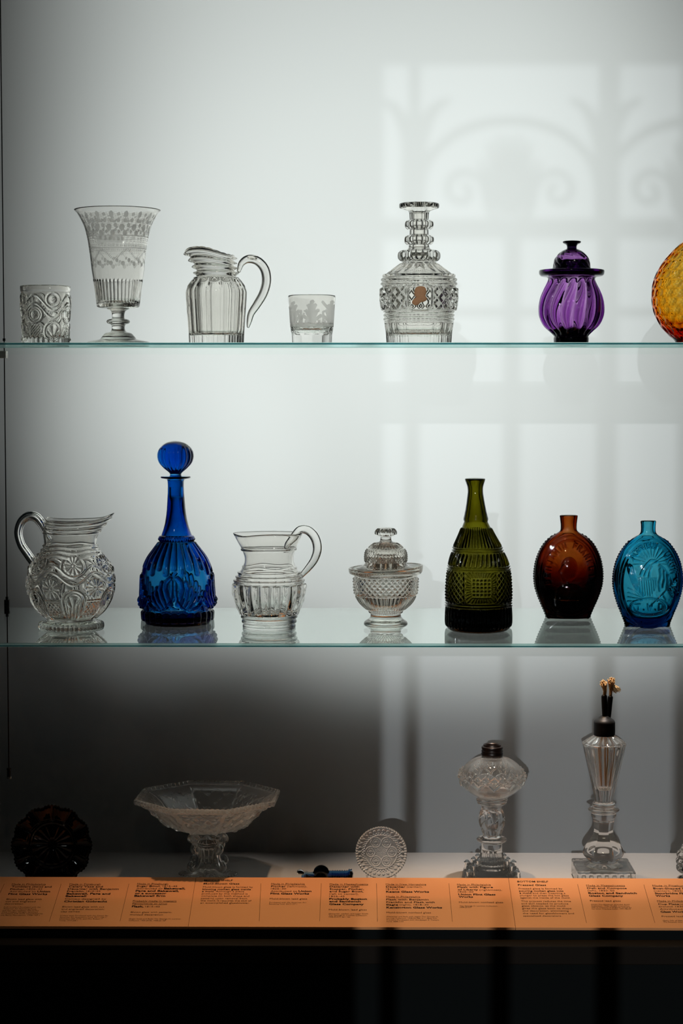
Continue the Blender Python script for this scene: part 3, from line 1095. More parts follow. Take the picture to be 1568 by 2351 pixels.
def frost_vase(T, y, r):
    f = np.zeros(T.shape)

    def ovals(n, off, yc, rx, ry, val=1.0):
        a = per(T, n, off) * 2 * math.pi / n * r
        return val * (((a / rx)**2 + ((y - yc) / ry)**2) < 1)
    for n, off, yc, rx, ry in ((16, .1, 499, 5, 7), (16, .6, 499, 3.5, 4), (16, .35, 527, 6, 7), (16, .85, 523, 4, 5), (16, .1, 540, 5, 6), (16, .6, 537, 3, 4),
                               (32, .2, 512, 4, 5), (32, .7, 533, 3, 3), (16, .0, 514, 7, 3), (14, .3, 608, 4.5, 5), (14, .8, 601, 3.5, 5),
                               (14, .55, 604, 2.5, 3), (14, .05, 597, 2, 3)):
        f = np.maximum(f, ovals(n, off, yc, rx, ry, .95))
    a = per(T, 60)
    f = np.maximum(f, .8 * (np.abs(y - 507 - 4 * np.sin(T * 16)) < 1.6) * (np.abs(a) < .3))
    f = np.maximum(f, .8 * (np.abs(y - 531 - 5 * np.sin(T * 16 + 2)) < 1.8) * (np.abs(a) < .32))
    f = np.maximum(f, .35 * band(y, 494, 546, 2) * (np.sin(T * 64 + y * .5) * np.sin(y * .9 - T * 30) > .1))
    for yy in (545.5, 565, 572.5):
        f = np.maximum(f, .9 * (np.abs(y - yy) < .9))
    f = np.maximum(f, .85 * ((np.abs(per(T, 90)) < .28) & (np.abs(y - 568.5) < 2.2)))
    f = np.maximum(f, .6 * ((np.abs(per(T, 44)) < .3) & (np.abs(y - 555) < 6) & (np.sin(y * 1.6) > -.2)))
    pan = (np.abs(T + .04) < .33) & (np.abs(y - 554) < 8.5)
    f = np.where(pan, .55, f)
    f = np.where(pan & (((per(T, 44) * 8)**2 + ((y - 553) / 1.6)**2) < 6), .95, f)
    f = np.maximum(f, .5 * band(y, 546, 564, .5) * (np.abs(T + .5) < .14))
    g = 7
    ag = per(T, g) * 2
    sw = 583 + 17 * np.abs(ag)**.0 * (1 - np.abs(ag)) * 1.0
    f = np.maximum(f, .75 * (np.abs(y - (578 + 20 * (np.cos(T * g) * .5 + .5))) < 3.2) * (np.sin(T * 80 + y) > -.3))
    f = np.maximum(f, .5 * band(y, 574, 580, 1) * (np.sin(T * 120) > 0))
    return f


t.lathe('bowl', [(481.5, 97.5), (482, 99), (490, 92), (500, 86), (520, 76.5), (545, 70), (580, 64.5), (620, 60), (645, 56.5), (670, 53), (696, 50), (703, 48.5), (706, 46), (707.5, 40), (708.5, 26), (708.5, 26), (708.5, 0.1)],
        M['clearfrost'], inner=[(481.5, 97.5), (490, 89), (520, 73.5), (545, 67), (580, 61.5), (620, 57), (645, 53), (670, 49), (692, 44), (698, 36), (700, 20), (700, 0.1)],
        relief=rel_vase, frost=frost_vase, nt=512, step=1.0)
t.lathe('stem', [(708.3, .1), (708.3, 26), (710, 24), (714, 17), (724, 14), (731, 15), (734, 24), (738, 27), (742, 25), (746, 16), (755, 15), (761, 18), (765, 30), (770, 35), (775, 39), (775, 39), (775, .1)], M['clear'], nt=128)
t.lathe('foot', [(774.8, .1), (774.8, 39), (778, 41), (782, 58), (785, 70), (788, 74), (b0, 73), (b0, 73), (b0, 0.1)], M['clear'], nt=128)

# -- 3 cut glass pitcher
t = Thing('pitcher', 497, b0, Y, Z_TOP, 'clear cut glass pitcher with broad flutes, scalloped rim and spout to the left', 'pitcher', GT)


def rel_p1(T, y, r):
    h = facets(T, 14, 60, .0) * 1.5 * ss(636, 652, y)
    x = per(T, 14)
    h += -1.8 * (np.abs(np.abs(x) - .5) < .07) * ss(655, 668, y)
    h += 2.2 * np.cos((y - 590) * 2 * math.pi / 12.5) * band(y, 584, 636, 3)
    return h


def warp_p1(T, y, r):
    tt = 1 - ss(566, 632, y)
    left = np.exp(-((T + math.pi / 2) / .55)**2)
    rr = tt * (20 * left + 6 * np.cos(T + math.pi / 2)) + 0 * r
    slope = np.clip(-np.sin(T), -1, 1)
    lift = tt * (22 * ss(-.9, .75, slope) - 4 - 9 * left**3) + (1 - ss(578, 590, y)) * 2.2 * np.abs(np.sin(T * 9)) * (1 - left)
    return rr, lift, -2.5 * tt


t.lathe('body', [(583.5, 48), (584, 50), (590, 50), (600, 48), (615, 47), (634, 50), (645, 58), (658, 67), (668, 71), (674, 71.5), (700, 70), (740, 67), (780, 64.5), (b0, 64), (b0, 64), (b0, 30), (b0, .1)],
        M['clear'], inner=[(583.5, 48), (588, 45), (600, 43), (615, 42), (634, 44), (650, 54), (668, 60), (700, 59), (740, 57), (766, 54), (770, 48), (770, 48), (771, .1)],
        relief=rel_p1, gain=2.2, warp=warp_p1, nt=320, step=1.1)
t.tube('handle', [(549, 622, 0, 5), (556, 604, 0, 8), (570, 595, 0, 10), (590, 598, 0, 11), (607, 615, 0, 11.5), (613, 642, 0, 11.5), (606, 672, 0, 11), (590, 700, 0, 10), (577, 720, 0, 8.5), (572, 740, 0, 6), (570, 750, 0, 3.5)],
       M['clear'], nseg=12, flat=.9)
t.lathe('thumb_rest', [(587.5, .1), (587.5, 11), (588, 12), (594, 11), (597, 9), (597, .1)], M['clear'], nt=40, step=1.5,
        warp=lambda T, y, r: (0 * r, 0 * r, 83))

# -- 4 engraved tumbler
t = Thing('tumbler', 716, b0, Y, Z_TOP, 'small clear straight tumbler engraved with frosted plants and a bird', 'tumbler', GT)


def frost_t2(T, y, r):
    U = np.sin(T) * r
    f = .8 * band(y, 742, 752, .7) + .6 * band(y, 736, 744, 3) * (np.sin(T * 40) + np.sin(T * 23) > -.6)
    front = np.cos(T) > 0

    def plant(cx, s, h0=0):
        g = np.zeros(T.shape)
        for dx, dy, w_ in ((0, -46, 4), (-6, -38, 4), (6, -38, 4), (-12, -26, 3.5), (12, -26, 3.5), (-18, -14, 3.5), (18, -14, 3.5)):
            g = np.maximum(g, stroke(U, y, [(cx, 742), (cx + dx * s * .5, 742 + dy * s * .5), (cx + dx * s, 742 + dy * s)], w_ * s + .8) > .25)
            g = np.maximum(g, stroke(U, y, arc_pts(cx + dx * s + (2 if dx >= 0 else -2), 742 + dy * s - 1, 3, 3, 180, 420 if dx >= 0 else -60, 8), 1.2) > .1)
        return g
    g = np.maximum.reduce([plant(1, 1.0), plant(-43, .95), plant(46, 1.0)])
    g = np.maximum(g, stroke(U, y, [(-24, 742), (-24, 716)], 3.4) > .2)
    g = np.maximum(g, stroke(U, y, [(-24, 742), (-30, 722)], 2.4) > .2)
    g = np.maximum(g, stroke(U, y, [(-24, 742), (-17, 722)], 2.4) > .2)
    g = np.maximum(g, stroke(U, y, [(26, 696), (33, 704), (40, 712)], 3.6) > .2)
    g = np.maximum(g, stroke(U, y, [(27, 742), (27, 718)], 3) > .2)
    back = .5 * ((np.sin(T * 14) > .2) & (y > 722) & (y < 745))
    f = np.maximum(f, np.where(front, .75 * g, back))
    return np.clip(f, 0, 1)


t.lathe('body', [(678.5, 53), (679, 54), (700, 53), (740, 50.5), (758, 49), (766, 47.5), (766, 47.5), (785, 46.5), (b0, 46), (b0, 46), (b0, 20), (b0, .1)],
        M['clearfrost'], inner=[(678.5, 53), (681, 52), (700, 50.5), (740, 48), (752, 46), (758, 40), (760, 20), (760, .1)], frost=frost_t2,
        relief=lambda T, y, r: facets(T, 9, 47) * 1.2 * ss(762, 768, y) - 2.0 * bump(np.hypot(per(T, 12) * 26, (y - 760) * 1.0), 8), nt=384, step=.8)

# -- 5 ringed decanter with cameo
t = Thing('decanter', 961.5, b0, Y, Z_TOP, 'clear cut glass decanter with three faceted neck rings and a brown cameo', 'decanter', GT)


def rel_dec(T, y, r):
    h = np.zeros(T.shape)
    for yc, hw_ in ((516, 11), (551, 11), (588, 13)):
        h += facets(T, 12 if yc < 580 else 14, 34 if yc < 580 else 48) * 1.3 * band(y, yc - hw_, yc + hw_, 1.5)
    h += facets(T, 10, 22) * band(y, 486, 505, 1.5)
    h += facets(T, 18, 60) * 2.4 * band(y, 604, 630, 2)
    h += 2.6 * np.abs(np.cos((y - 633) * math.pi / 9.5)) * band(y, 631, 662, 1)
    a = T * 1.0
    cam_r = np.maximum.reduce([np.abs(T) * 86 / 27, np.abs(y - 686) / 30, (np.abs(T) * 86 + np.abs(y - 686)) / 46])
    free = ss(1.12, 1.2, cam_r)
    dm = diamonds(T + .09, y - 687, 22, 25)
    fine = diamonds(T, y, 88, 6.2) * .8
    h += free * (4.2 * np.clip(dm, 0, .45) / .45 + fine * (dm > .5)) * band(y, 663, 712, 1)
    h += 3.2 * bump((cam_r - 1.07) * 26, 2.4) * band(y, 650, 722, 1)
    h += 2.4 * np.abs(np.cos((y - 715) * math.pi / 9)) * band(y, 714, 740, 1)
    h += facets(T, 20, 80) * 2.6 * ss(741, 744, y)
    h += -1.4 * (np.abs(np.abs(per(T, 20)) - .5) < .07) * ss(741, 744, y)
    return h


t.lathe('body', [(467, 43), (468.5, 45.5), (477, 45.5), (479, 43), (482, 32), (486, 24), (500, 22), (504.5, 21.5), (504.5, 21.5), (506, 28), (511, 33), (521, 33), (526, 28), (528, 21.5), (528, 21.5), (539, 22), (539, 22), (541, 29), (546, 34), (556, 34), (561, 29), (563, 23), (563, 23), (570, 25), (574, 31), (574, 31),
                 (576, 43), (581, 48), (594, 48), (599, 43), (601, 36), (601, 36), (604, 42), (631, 79), (631, 79), (638, 83), (648, 85), (662, 83), (662, 83), (664, 84), (700, 83), (712, 80), (712, 80), (716, 79), (740, 78.5), (740, 78.5), (742, 80), (760, 78), (785, 76), (b0, 75.5), (b0, 75.5), (b0, 30), (b0, .1)],
        M['clear'], inner=[(467, 43), (470, 30), (478, 14), (500, 12), (560, 12), (590, 16), (605, 30), (635, 68), (660, 72), (710, 70), (755, 67), (768, 60), (770, 40), (765, .1)],
        relief=rel_dec, gain=1.4, nt=512, step=.9)
prof = [(720, 1300), (735, 1265), (760, 1248), (800, 1243), (840, 1250), (866, 1275), (870, 1330), (862, 1362), (878, 1390), (872, 1420), (840, 1437),
        (805, 1446), (775, 1468), (740, 1483), (705, 1472), (691, 1450), (700, 1418), (720, 1398), (738, 1385), (738, 1374), (722, 1370), (720, 1358), (727, 1345), (716, 1338), (722, 1320)]
pp = cat_rom([(x / 5.6 + 820, y / 5.6 + 440) for x, y in prof + prof[:1]], 1.0)[:-1]
n = len(pp)
cx_, cy_ = pp.mean(0)
verts, faces = [], []
rings = [(1.0, -1.0), (1.0, 1.0), (.93, 2.2), (.7, 3.4), (.35, 4.0)]
kk = float(t.s_(690))
for sc_, dep in rings:
    for (x, y) in pp:
        X, Z = cx_ + (x - cx_) * sc_, cy_ + (y - cy_) * sc_
        l = t.loc(X, Z, math.sqrt(max(0, 84**2 - (X - t.cx)**2)) + dep)
        verts.append(l)
for k in range(len(rings) - 1):
    for i in range(n):
        j = (i + 1) % n
        faces.append((k * n + i, k * n + j, (k + 1) * n + j, (k + 1) * n + i))
faces.append(tuple(range((len(rings) - 1) * n, len(rings) * n)))
faces.append(tuple(range(n))[::-1])
o = mesh_obj('cameo', verts, faces, M['clay'], t.e)
o['label'] = 'brown clay portrait bust cameo'

# -- 6 purple sugar bowl with lid
t = Thing('sugar_bowl', 1311, b0, Y, Z_TOP, 'deep purple ribbed glass sugar bowl with a domed lid', 'sugar bowl', GT)


def rel_pur(T, y, r):
    return -3.6 * (1 - np.abs(np.cos((T + .25 * np.sin((y - 640) / 60)) * 8))) * band(y, 645, 768, 7)


t.lathe('bowl', [(620, 72), (621, 74.5), (630, 74), (634, 70), (637, 56), (640, 54), (650, 57), (664, 64), (684, 72), (708, 76), (728, 74), (748, 64), (762, 49), (770, 41), (774, 39), (774, 39), (b0 - 4, 39), (b0, 41), (b0, 41), (b0, 20), (b0, .1)],
        M['purple'], inner=[(620, 72), (625, 67), (628, 58), (636, 50), (650, 52), (664, 58), (684, 66), (708, 69.5), (728, 67), (748, 56), (758, 40), (763, 20), (764, .1)], relief=rel_pur, gain=1.3, nt=288, step=1.1)
t.lathe('foot', [(773, .1), (773, 38), (775, 40), (b0 - 3, 40), (b0 - .3, 42), (b0 - .3, 42), (b0 - .3, .1)], M['purpledark'], nt=96)
t.lathe('lid', [(572, .1), (572, 12), (575, 20), (582, 30), (592, 38), (602, 42), (612, 43), (619, 46), (623, 58), (626, 62), (628, 60), (629, 46), (629, 46)],
        M['purplelid'], inner=[(629, 44), (620, 42), (612, 39), (600, 36), (590, 30), (582, 22), (578, 12), (577, .1)],
        relief=lambda T, y, r: -2.2 * (1 - np.abs(np.cos((T - y / 30) * 6))) * band(y, 582, 614, 5), nt=240, step=1.0)
t.lathe('lid_knob', [(553.5, .1), (553.5, 18), (555, 21), (558, 20), (562, 13), (567, 11), (572, 12), (575, 15), (575, .1)], M['purpledark'], nt=64)

# -- 7 amber flask at the right frame edge
t = Thing('flask', 1600, b0, Y, Z_TOP, 'round amber glass flask with a swirled honeycomb pattern, cut off by the right edge', 'flask', GT)


def rel_amb(T, y, r):
    a = T * 22 / (2 * math.pi) + (y - 600) / 95.0
    b_ = (y - 600) / 21.0
    row = np.floor(b_)
    x = (a + .5 * (row % 2)) % 1 - .5
    v = b_ % 1 - .5
    return -3.2 * np.clip(1 - (np.abs(x) * 2.1)**2 - (np.abs(v) * 2.0)**2, 0, 1) * band(y, 548, 772, 8)


t.lathe('body', [(470, 17), (471, 19), (500, 18), (530, 18), (542, 22), (552, 30), (562, 43), (580, 62), (610, 86), (645, 102), (680, 106), (715, 101), (745, 87), (768, 67), (782, 52), (b0 - 2, 46), (b0, 42), (b0, 42), (b0, 20), (b0, .1)],
        M['amber'], inner=[(470, 17), (475, 12), (530, 12), (545, 18), (562, 36), (580, 54), (610, 78), (645, 94), (680, 98), (715, 92), (740, 76), (756, 54), (764, 30), (765, .1)],
        relief=rel_amb, oval=.62, nt=400, step=1.1)

# ================================================================== vessels on the lower glass shelf


def mid(py_c):
    """distance of a base centre seen at row py_c on the lower shelf"""
    p = WZ(784, py_c, Z_MID)
    return p.y


# -- 8 clear moulded pitcher at left
Y = mid(1437)
t = Thing('pitcher', 163.5, 1437, Y, Z_MID, 'clear round-bellied pitcher moulded with daisies and arches, handle to the left', 'pitcher', GM)


def flower(U, V, R, npet):
    d = np.hypot(U, V)
    a = np.arctan2(U, V)
    edge = R * (.9 + .1 * np.abs(np.cos(a * npet / 2)))
    return 2.6 * np.sqrt(np.clip(np.abs(np.cos(a * npet / 2)), 0, 1)) * band(d / edge, .22, .98, .05) + 3.0 * np.sqrt(bump(d, R * .18)) + .0 * d


def rel_p2(T, y, r):
    n = 6
    R = 92.0
    per_ = 2 * math.pi / n
    aU = per(T - .22, n) * per_ * R
    aL = per(T + .31, n) * per_ * R
    h = flower(aU * .9, y - 1293, 20, 12) * (y < 1316)
    h += 2.2 * bump(np.hypot(aU * .85, y - 1293) - 24, 2.5) * (y > 1280)
    h += flower(aL, y - 1343, 22, 12)
    mid_ = 1314 + 13 * np.cos(2 * math.pi * aU / (per_ * R))
    h += 2.6 * (bump(y - mid_ + 8, 3) + bump(y - mid_ - 8, 3)) * band(y, 1285, 1345, 2)
    # arches holding palmettes, lattice between them
    A = per(T - .21, n) * per_ * R
    arch = np.where(y < 1372, np.hypot(A, y - 1372), np.abs(A) + (y - 1372) * .12)
    h += 2.8 * bump(arch - 24, 3.2) * band(y, 1340, 1418, 2)
    h += 1.6 * bump(arch - 17, 2.2) * band(y, 1345, 1415, 2)
    h += 1.9 * np.abs(np.cos(np.arctan2(A, -(y - 1392)) * 5)) * (np.hypot(A, y - 1390) < 30) * (y < 1386) * (arch < 15)
    h += 2.0 * bump(A, 3) * band(y, 1386, 1416, 2) + 2 * bump(np.abs(A) - 9, 3.4) * band(y, 1385, 1415, 4)
    h += 2.6 * diamonds(T, y, 60, 11) * band(y, 1376, 1412, 1) * (np.abs(aL) < 18)
    h += 2.2 * bump(y - 1371, 2) * (np.abs(aL) < 18)
    # wavy shoulder rings and beaded foot
    wv = 3 * np.sin(T * 6)
    h += 2.0 * (bump(y - 1254 - wv * .4, 3.4) + bump(y - 1264 - wv * .7, 3.4) + bump(y - 1275 - wv, 4))
    h += 1.6 * (bump(y - 1203, 2.4) + bump(y - 1214, 2.4) + bump(y - 1224, 2.4))
    h += 3.2 * np.abs(np.cos(T * 22)) * band(y, 1430, 1441, 2)
    return h


def warp_p2(T, y, r):
    tt = 1 - ss(1190, 1236, y)
    sp = np.exp(-((T - math.pi / 2) / .42)**2)
    rr = tt * (16 * sp + 6 * np.cos(T - math.pi / 2))
    lift = tt * (12 * sp + 5 * np.exp(-((T + 1.7) / .7)**2) - 2 * np.cos(2 * T) + 2 * np.sin(T))
    return rr, lift, 8 * tt


t.lathe('body', [(1193.5, 70), (1194, 72), (1200, 70), (1212, 67), (1226, 63), (1245, 60), (1256, 62), (1268, 69), (1285, 82), (1300, 91), (1320, 97), (1340, 98.5), (1360, 96), (1380, 89), (1400, 76), (1414, 60), (1421, 52), (1424, 53), (1429, 66), (1432, 70), (1442, 70), (1443, 69), (1443, 69), (1443, 30), (1441, .1)],
        M['clear'], inner=[(1193.5, 70), (1196, 67), (1212, 63), (1226, 59), (1245, 56), (1256, 57), (1268, 62), (1285, 73), (1320, 88), (1340, 89), (1360, 87), (1380, 79), (1400, 64), (1410, 45), (1413, 20), (1413, .1)],
        relief=rel_p2, gain=1.5, warp=warp_p2, nt=512, step=1.0)
t.tube('handle', [(116, 1238, 0, 4), (106, 1222, 0, 6), (97, 1202, 0, 9), (84, 1188, 0, 10), (68, 1186, 0, 9.5), (52, 1198, 0, 9), (44, 1222, 0, 8.5), (50, 1250, 0, 8.5), (64, 1272, 0, 9), (78, 1292, 0, 9)],
       M['clear'], nseg=32, flat=1.3, ridge=lambda A: .14 * np.cos(A * 4))

# -- 9 cobalt decanter with stopper
Y = mid(1423)
t = Thing('decanter', 408, 1423, Y, Z_MID, 'cobalt blue moulded glass decanter with a round ball stopper', 'decanter', GM)


def rel_blue(T, y, r):
    n = 26
    x = per(T, n)
    end = 1306 + 12 * (np.floor(T * n / (2 * math.pi) + .5) % 2)
    tip = np.clip((y - end + 6) / 6, 0, 1)
    h = 3.4 * np.sqrt(np.clip(1 - (2.3 * x)**2 - tip**2, 0, 1)) * ss(1243, 1248, y)
    # scroll clusters
    m_ = 4
    A = per(T, m_) * 2 * math.pi / m_ * 84
    S = np.abs(A)
    fing = [([(9, 1322), (17, 1330), (20, 1346), (14, 1366), (9, 1380)], 6.0), ([(29, 1332), (33, 1346), (28, 1366), (18, 1384)], 5.6),
            ([(42, 1344), (44, 1358), (37, 1374), (26, 1387)], 5.2), ([(52, 1356), (52, 1368), (45, 1379), (34, 1390)], 4.6),
            ([(58, 1372), (62, 1366), (66, 1370), (66, 1380), (58, 1388), (44, 1393)], 4.2)]
    b_ = np.zeros(T.shape)
    for pts, wd in fing:
        b_ = np.maximum(b_, np.sqrt(stroke(S, y, pts, wd)))
    out = stroke(S, y, [(4, 1328), (4, 1350), (7, 1372), (18, 1388), (36, 1396), (54, 1396), (64, 1389)], 3.0)
    h += 4.6 * b_ + 3.0 * out
    x2 = per(T, n)
    tip2 = np.clip((1406 - y) / 6, 0, 1)
    h += 3.6 * np.sqrt(np.clip(1 - (2.3 * x2)**2 - tip2**2, 0, 1)) * (y > 1398) * (1 - ss(1421, 1424, y))
    h += 1.2 * np.abs(np.cos(T * 22)) * band(y, 1236, 1243, 1.5)
    return h


def shear_b(py):
    return np.interp(py, [1000, 1090, 1240, 1400], [-3, -3, -1.5, 0])


t.lathe('bottle', [(1094, 30), (1094, 33), (1095.5, 34.5), (1097.5, 34), (1099, 28), (1102, 20), (1110, 18.5), (1125, 18.5), (1150, 20), (1175, 22), (1195, 25), (1212, 29), (1225, 33.5), (1229, 35), (1229, 35), (1231, 40), (1236, 41.5), (1241, 39), (1243, 37), (1243, 37),
                   (1252, 43), (1265, 53), (1280, 64), (1296, 72), (1312, 77), (1330, 79.5), (1360, 81), (1388, 80), (1394, 78), (1398, 79), (1410, 79), (1424, 77), (1431, 72), (1432, 68), (1432, 68), (1432, 30), (1430, .1)],
        M['cobalt'], inner=[(1094, 30), (1096, 18), (1102, 13.2), (1141, 11.5), (1150, 9), (1175, 10), (1212, 18), (1240, 32), (1265, 48), (1296, 68), (1330, 75), (1380, 76), (1404, 74), (1415, 56), (1411, 20), (1409, .1)],
        relief=rel_blue, gain=1.5, shear=shear_b, nt=480, step=1.0)
t.lathe('stopper', [(1013, .1), (1013.5, 8), (1017, 21), (1026, 33), (1038, 39.5), (1050, 40.5), (1062, 37), (1074, 27), (1082, 18), (1088, 13), (1092, 13), (1094, 14), (1105, 12.6), (1140, 11), (1140, 11), (1141, .1)],
        M['cobaltstop'], inner=None, relief=lambda T, y, r: .9 * np.cos(T * 18) * band(y, 1030, 1082, 8), shear=shear_b, nt=200, step=1.2)
t.o = t.o

# -- 10 clear ribbed pitcher
Y = mid(1440)
t = Thing('pitcher', 618, 1440, Y, Z_MID, 'clear ribbed pitcher with ringed foot, spout to the left and handle to the right', 'pitcher', GM)


def rel_p3(T, y, r):
    n = 22
    x = per(T, n, .15)
    h = (2.4 * np.sqrt(np.clip(1 - (2.05 * x)**2, 0, 1)) - .8) * band(y, 1340, 1410, 2)
    h += .5 * np.sin(T * 9 + y * .2) * bump(x, .1) * band(y, 1340, 1405, 2)
    h += 1.8 * (bump(y - 1315, 2.6) + bump(y - 1324, 3) + bump(y - 1333, 3))
    h += 1.3 * (bump(y - 1262, 3)) + .8 * bump(y - 1302 - 2 * np.sin(T * 5), 2)
    return h


def warp_p3(T, y, r):
    tt = 1 - ss(1218, 1290, y)
    sp = np.exp(-((T + math.pi / 2) / .45)**2)
    rr = tt * (8 * sp) - 1.5 * tt
    lift = tt * (2 * sp - 3.0 * np.exp(-((T + .9) / .5)**2) + 3 * np.exp(-((T - 0.1) / .7)**2) + 4 * np.exp(-((T - 1.7) / .5)**2))
    return rr, lift, 2 * tt


t.lathe('body', [(1224.5, 76), (1225, 78), (1232, 75), (1245, 69), (1262, 61), (1280, 56), (1292, 57), (1305, 63), (1316, 70), (1330, 77), (1338, 81), (1350, 82), (1368, 79), (1385, 74), (1400, 68), (1408, 65), (1411, 63), (1411, 63), (1413, 65), (1417, 65), (1420, 61), (1420, 61), (1424, 63), (1428, 63), (1431, 59), (1431, 59), (1435, 61), (1441, 60), (1445, 54), (1445, 54), (1445, 20), (1443, .1)],
        M['clearthin'], inner=[(1224.5, 76), (1228, 73), (1245, 66), (1262, 58), (1280, 53), (1292, 54), (1305, 59), (1330, 71), (1350, 75), (1368, 72), (1385, 66), (1400, 58), (1412, 44), (1416, 20), (1412, .1)],
        relief=rel_p3, gain=2.2, warp=warp_p3, nt=400, step=1.0)
t.tube('handle', [(658, 1256, 18, 5), (664, 1245, 14, 8), (676, 1232, 8, 9), (690, 1217, 2, 9.5), (706, 1218, 0, 10.5), (722, 1234, 0, 11), (728, 1260, 0, 10.5), (721, 1284, 0, 9.5), (706, 1305, 0, 8), (692, 1321, 0, 6), (688, 1328, 0, 5)],
       M['clearthin'], nseg=28, flat=.9, ridge=lambda A: .10 * np.cos(A * 3))

# -- 11 clear sugar bowl with lid
Y = mid(1431)
t = Thing('sugar_bowl', 885.5, 1431, Y, Z_MID, 'clear diamond-moulded footed sugar bowl with a domed lid and button knob', 'sugar bowl', GM)


def rel_sb(T, y, r):
    h = 3.0 * diamonds(T, y - 1322, 34, 13) * band(y, 1325, 1362, 1)
    h += 1.5 * bump(y - 1364, 2)
    h += 1.8 * np.cos(T * 44) * band(y, 1367, 1398, 2)
    h += 1.6 * bump(per(T, 44) * 8, 3) * bump(y - 1404, 4)
    return h


tilt = lambda T, y, r: (0 * r, 5.0 * np.sin(T) * (r / 86), 0)
t.lathe('bowl', [(1300, 83), (1300.5, 85), (1309, 85), (1315, 83), (1319, 76), (1322, 72.5), (1322, 72.5), (1340, 72), (1356, 71), (1370, 67), (1384, 58), (1396, 45), (1404, 37), (1408, 35), (1416, 36), (1421, 41), (1427, 49), (1431, 50.5), (1434, 50), (1436, 46), (1436, 46), (1436, 20), (1435, .1)],
        M['clear'], inner=[(1300, 83), (1305, 80), (1309, 76), (1311, 70), (1322, 67), (1356, 64), (1370, 58), (1384, 48), (1394, 30), (1397, .1)],
        relief=rel_sb, gain=1.6, warp=lambda T, y, r: (0 * r, 4.0 * np.sin(T) * (1 - ss(1300, 1325, y)), 0), nt=384, step=.9)
t.lathe('lid', [(1243, .1), (1243, 12), (1245, 22), (1250, 32), (1258, 41), (1266, 46.5), (1275, 48.5), (1284, 48.5), (1292, 47.5), (1296, 50), (1301, 62), (1304, 68), (1306, 68), (1306, 50), (1306, 50)],
        M['clear'], inner=[(1306, 48), (1296, 46), (1284, 46.4), (1270, 45.2), (1260, 39.8), (1252, 29.5), (1248.5, 17), (1246.5, .1)],
        relief=lambda T, y, r: 2.6 * diamonds(T, y, 38, 9) * band(y, 1260, 1290, 1) + 1.4 * np.cos(T * 36) * band(y, 1246, 1257, 1), gain=0.8, nt=384, step=.8)
t.lathe('lid_knob', [(1211, .1), (1211, 8), (1214, 18), (1220, 23.5), (1225, 24), (1229, 20), (1232, 13), (1236, 12.5), (1242, 14), (1245, 17), (1245, .1)],
        M['clear'], relief=lambda T, y, r: 1.6 * np.cos(T * 12) * band(y, 1213, 1227, 2), nt=120, step=1.0)

# -- 12 olive bottle
Y = mid(1440)
t = Thing('bottle', 1098.5, 1440, Y, Z_MID, 'dark olive green moulded bottle with a tapering neck and sunburst panel', 'bottle', GM)


def rel_ol(T, y, r):
    U = np.sin(T) * r
    h = 1.2 * np.cos(T * 40) * band(y, 1212, 1254, 2)
    h += 1.4 * np.cos(T * 38 + (y - 1266) * .12) * band(y, 1268, 1296, 1)
    for yy in (1257, 1263, 1299, 1305, 1383, 1389):
        h += 1.7 * bump(y - yy, 2.3)
    pan = (np.abs(U + 2) < 34) & (np.cos(T) > 0)
    cx, cyy = 2, 1343
    sq = np.maximum(np.abs(U - cx), np.abs(y - cyy))
    ray_ = 2.0 * np.abs(np.cos(np.arctan2(U - cx, y - cyy) * 18)) * (sq > 23) * (np.maximum(np.abs(U - cx) / 34, np.abs(y - cyy) / 35) < 1)
    studs = 3.2 * np.clip(1 - np.maximum(np.abs(((U - cx) / 8.6 + .5) % 1 - .5) * 2.6, np.abs(((y - cyy) / 8.2 + .5) % 1 - .5) * 2.6), 0, 1) * (sq < 21.5)
    dia = 2.6 * (diamonds(T, y, 34, 14) - .3)
    h += np.where(pan, ray_ + studs, dia) * band(y, 1309, 1379, 1)
    h += 1.8 * bump(np.abs(U + 2) - 36, 2) * band(y, 1308, 1380, 1) * (np.cos(T) > 0)
    h += .9 * np.cos(T * 44) * band(y, 1392, 1436, 2)
    return h


t.lathe('body', [(1098, 21), (1099, 23), (1102, 23), (1108, 21), (1116, 18.5), (1127, 17.5), (1140, 19), (1160, 22), (1180, 26), (1192, 28.5), (1197, 27), (1197, 27), (1210, 33), (1225, 40), (1240, 47.5), (1254, 54.5), (1266, 58), (1280, 64), (1297, 69), (1306, 71), (1330, 73.5), (1360, 75), (1382, 74.5), (1392, 75), (1415, 76), (1430, 75.5), (1440, 72), (1446, 64), (1448, 55), (1448, 55), (1447, 20), (1440, .1)],
        M['olive'], inner=[(1098, 21), (1100, 14), (1108, 10), (1127, 8), (1160, 12), (1195, 18), (1225, 32), (1254, 47), (1280, 56), (1306, 65), (1350, 67), (1380, 64), (1395, 56), (1404, 40), (1400, 15), (1398, .1)],
        relief=rel_ol, gain=1.9, shear=lambda py: np.interp(py, [1090, 1200, 1300], [-9.5, -7, 0]), nt=480, step=1.0)

# -- 13 brown flask
Y = mid(1414.5)
t = Thing('flask', 1304, 1414.5, Y, Z_MID, 'dark amber brown oval portrait flask with arched lettering', 'flask', GM)


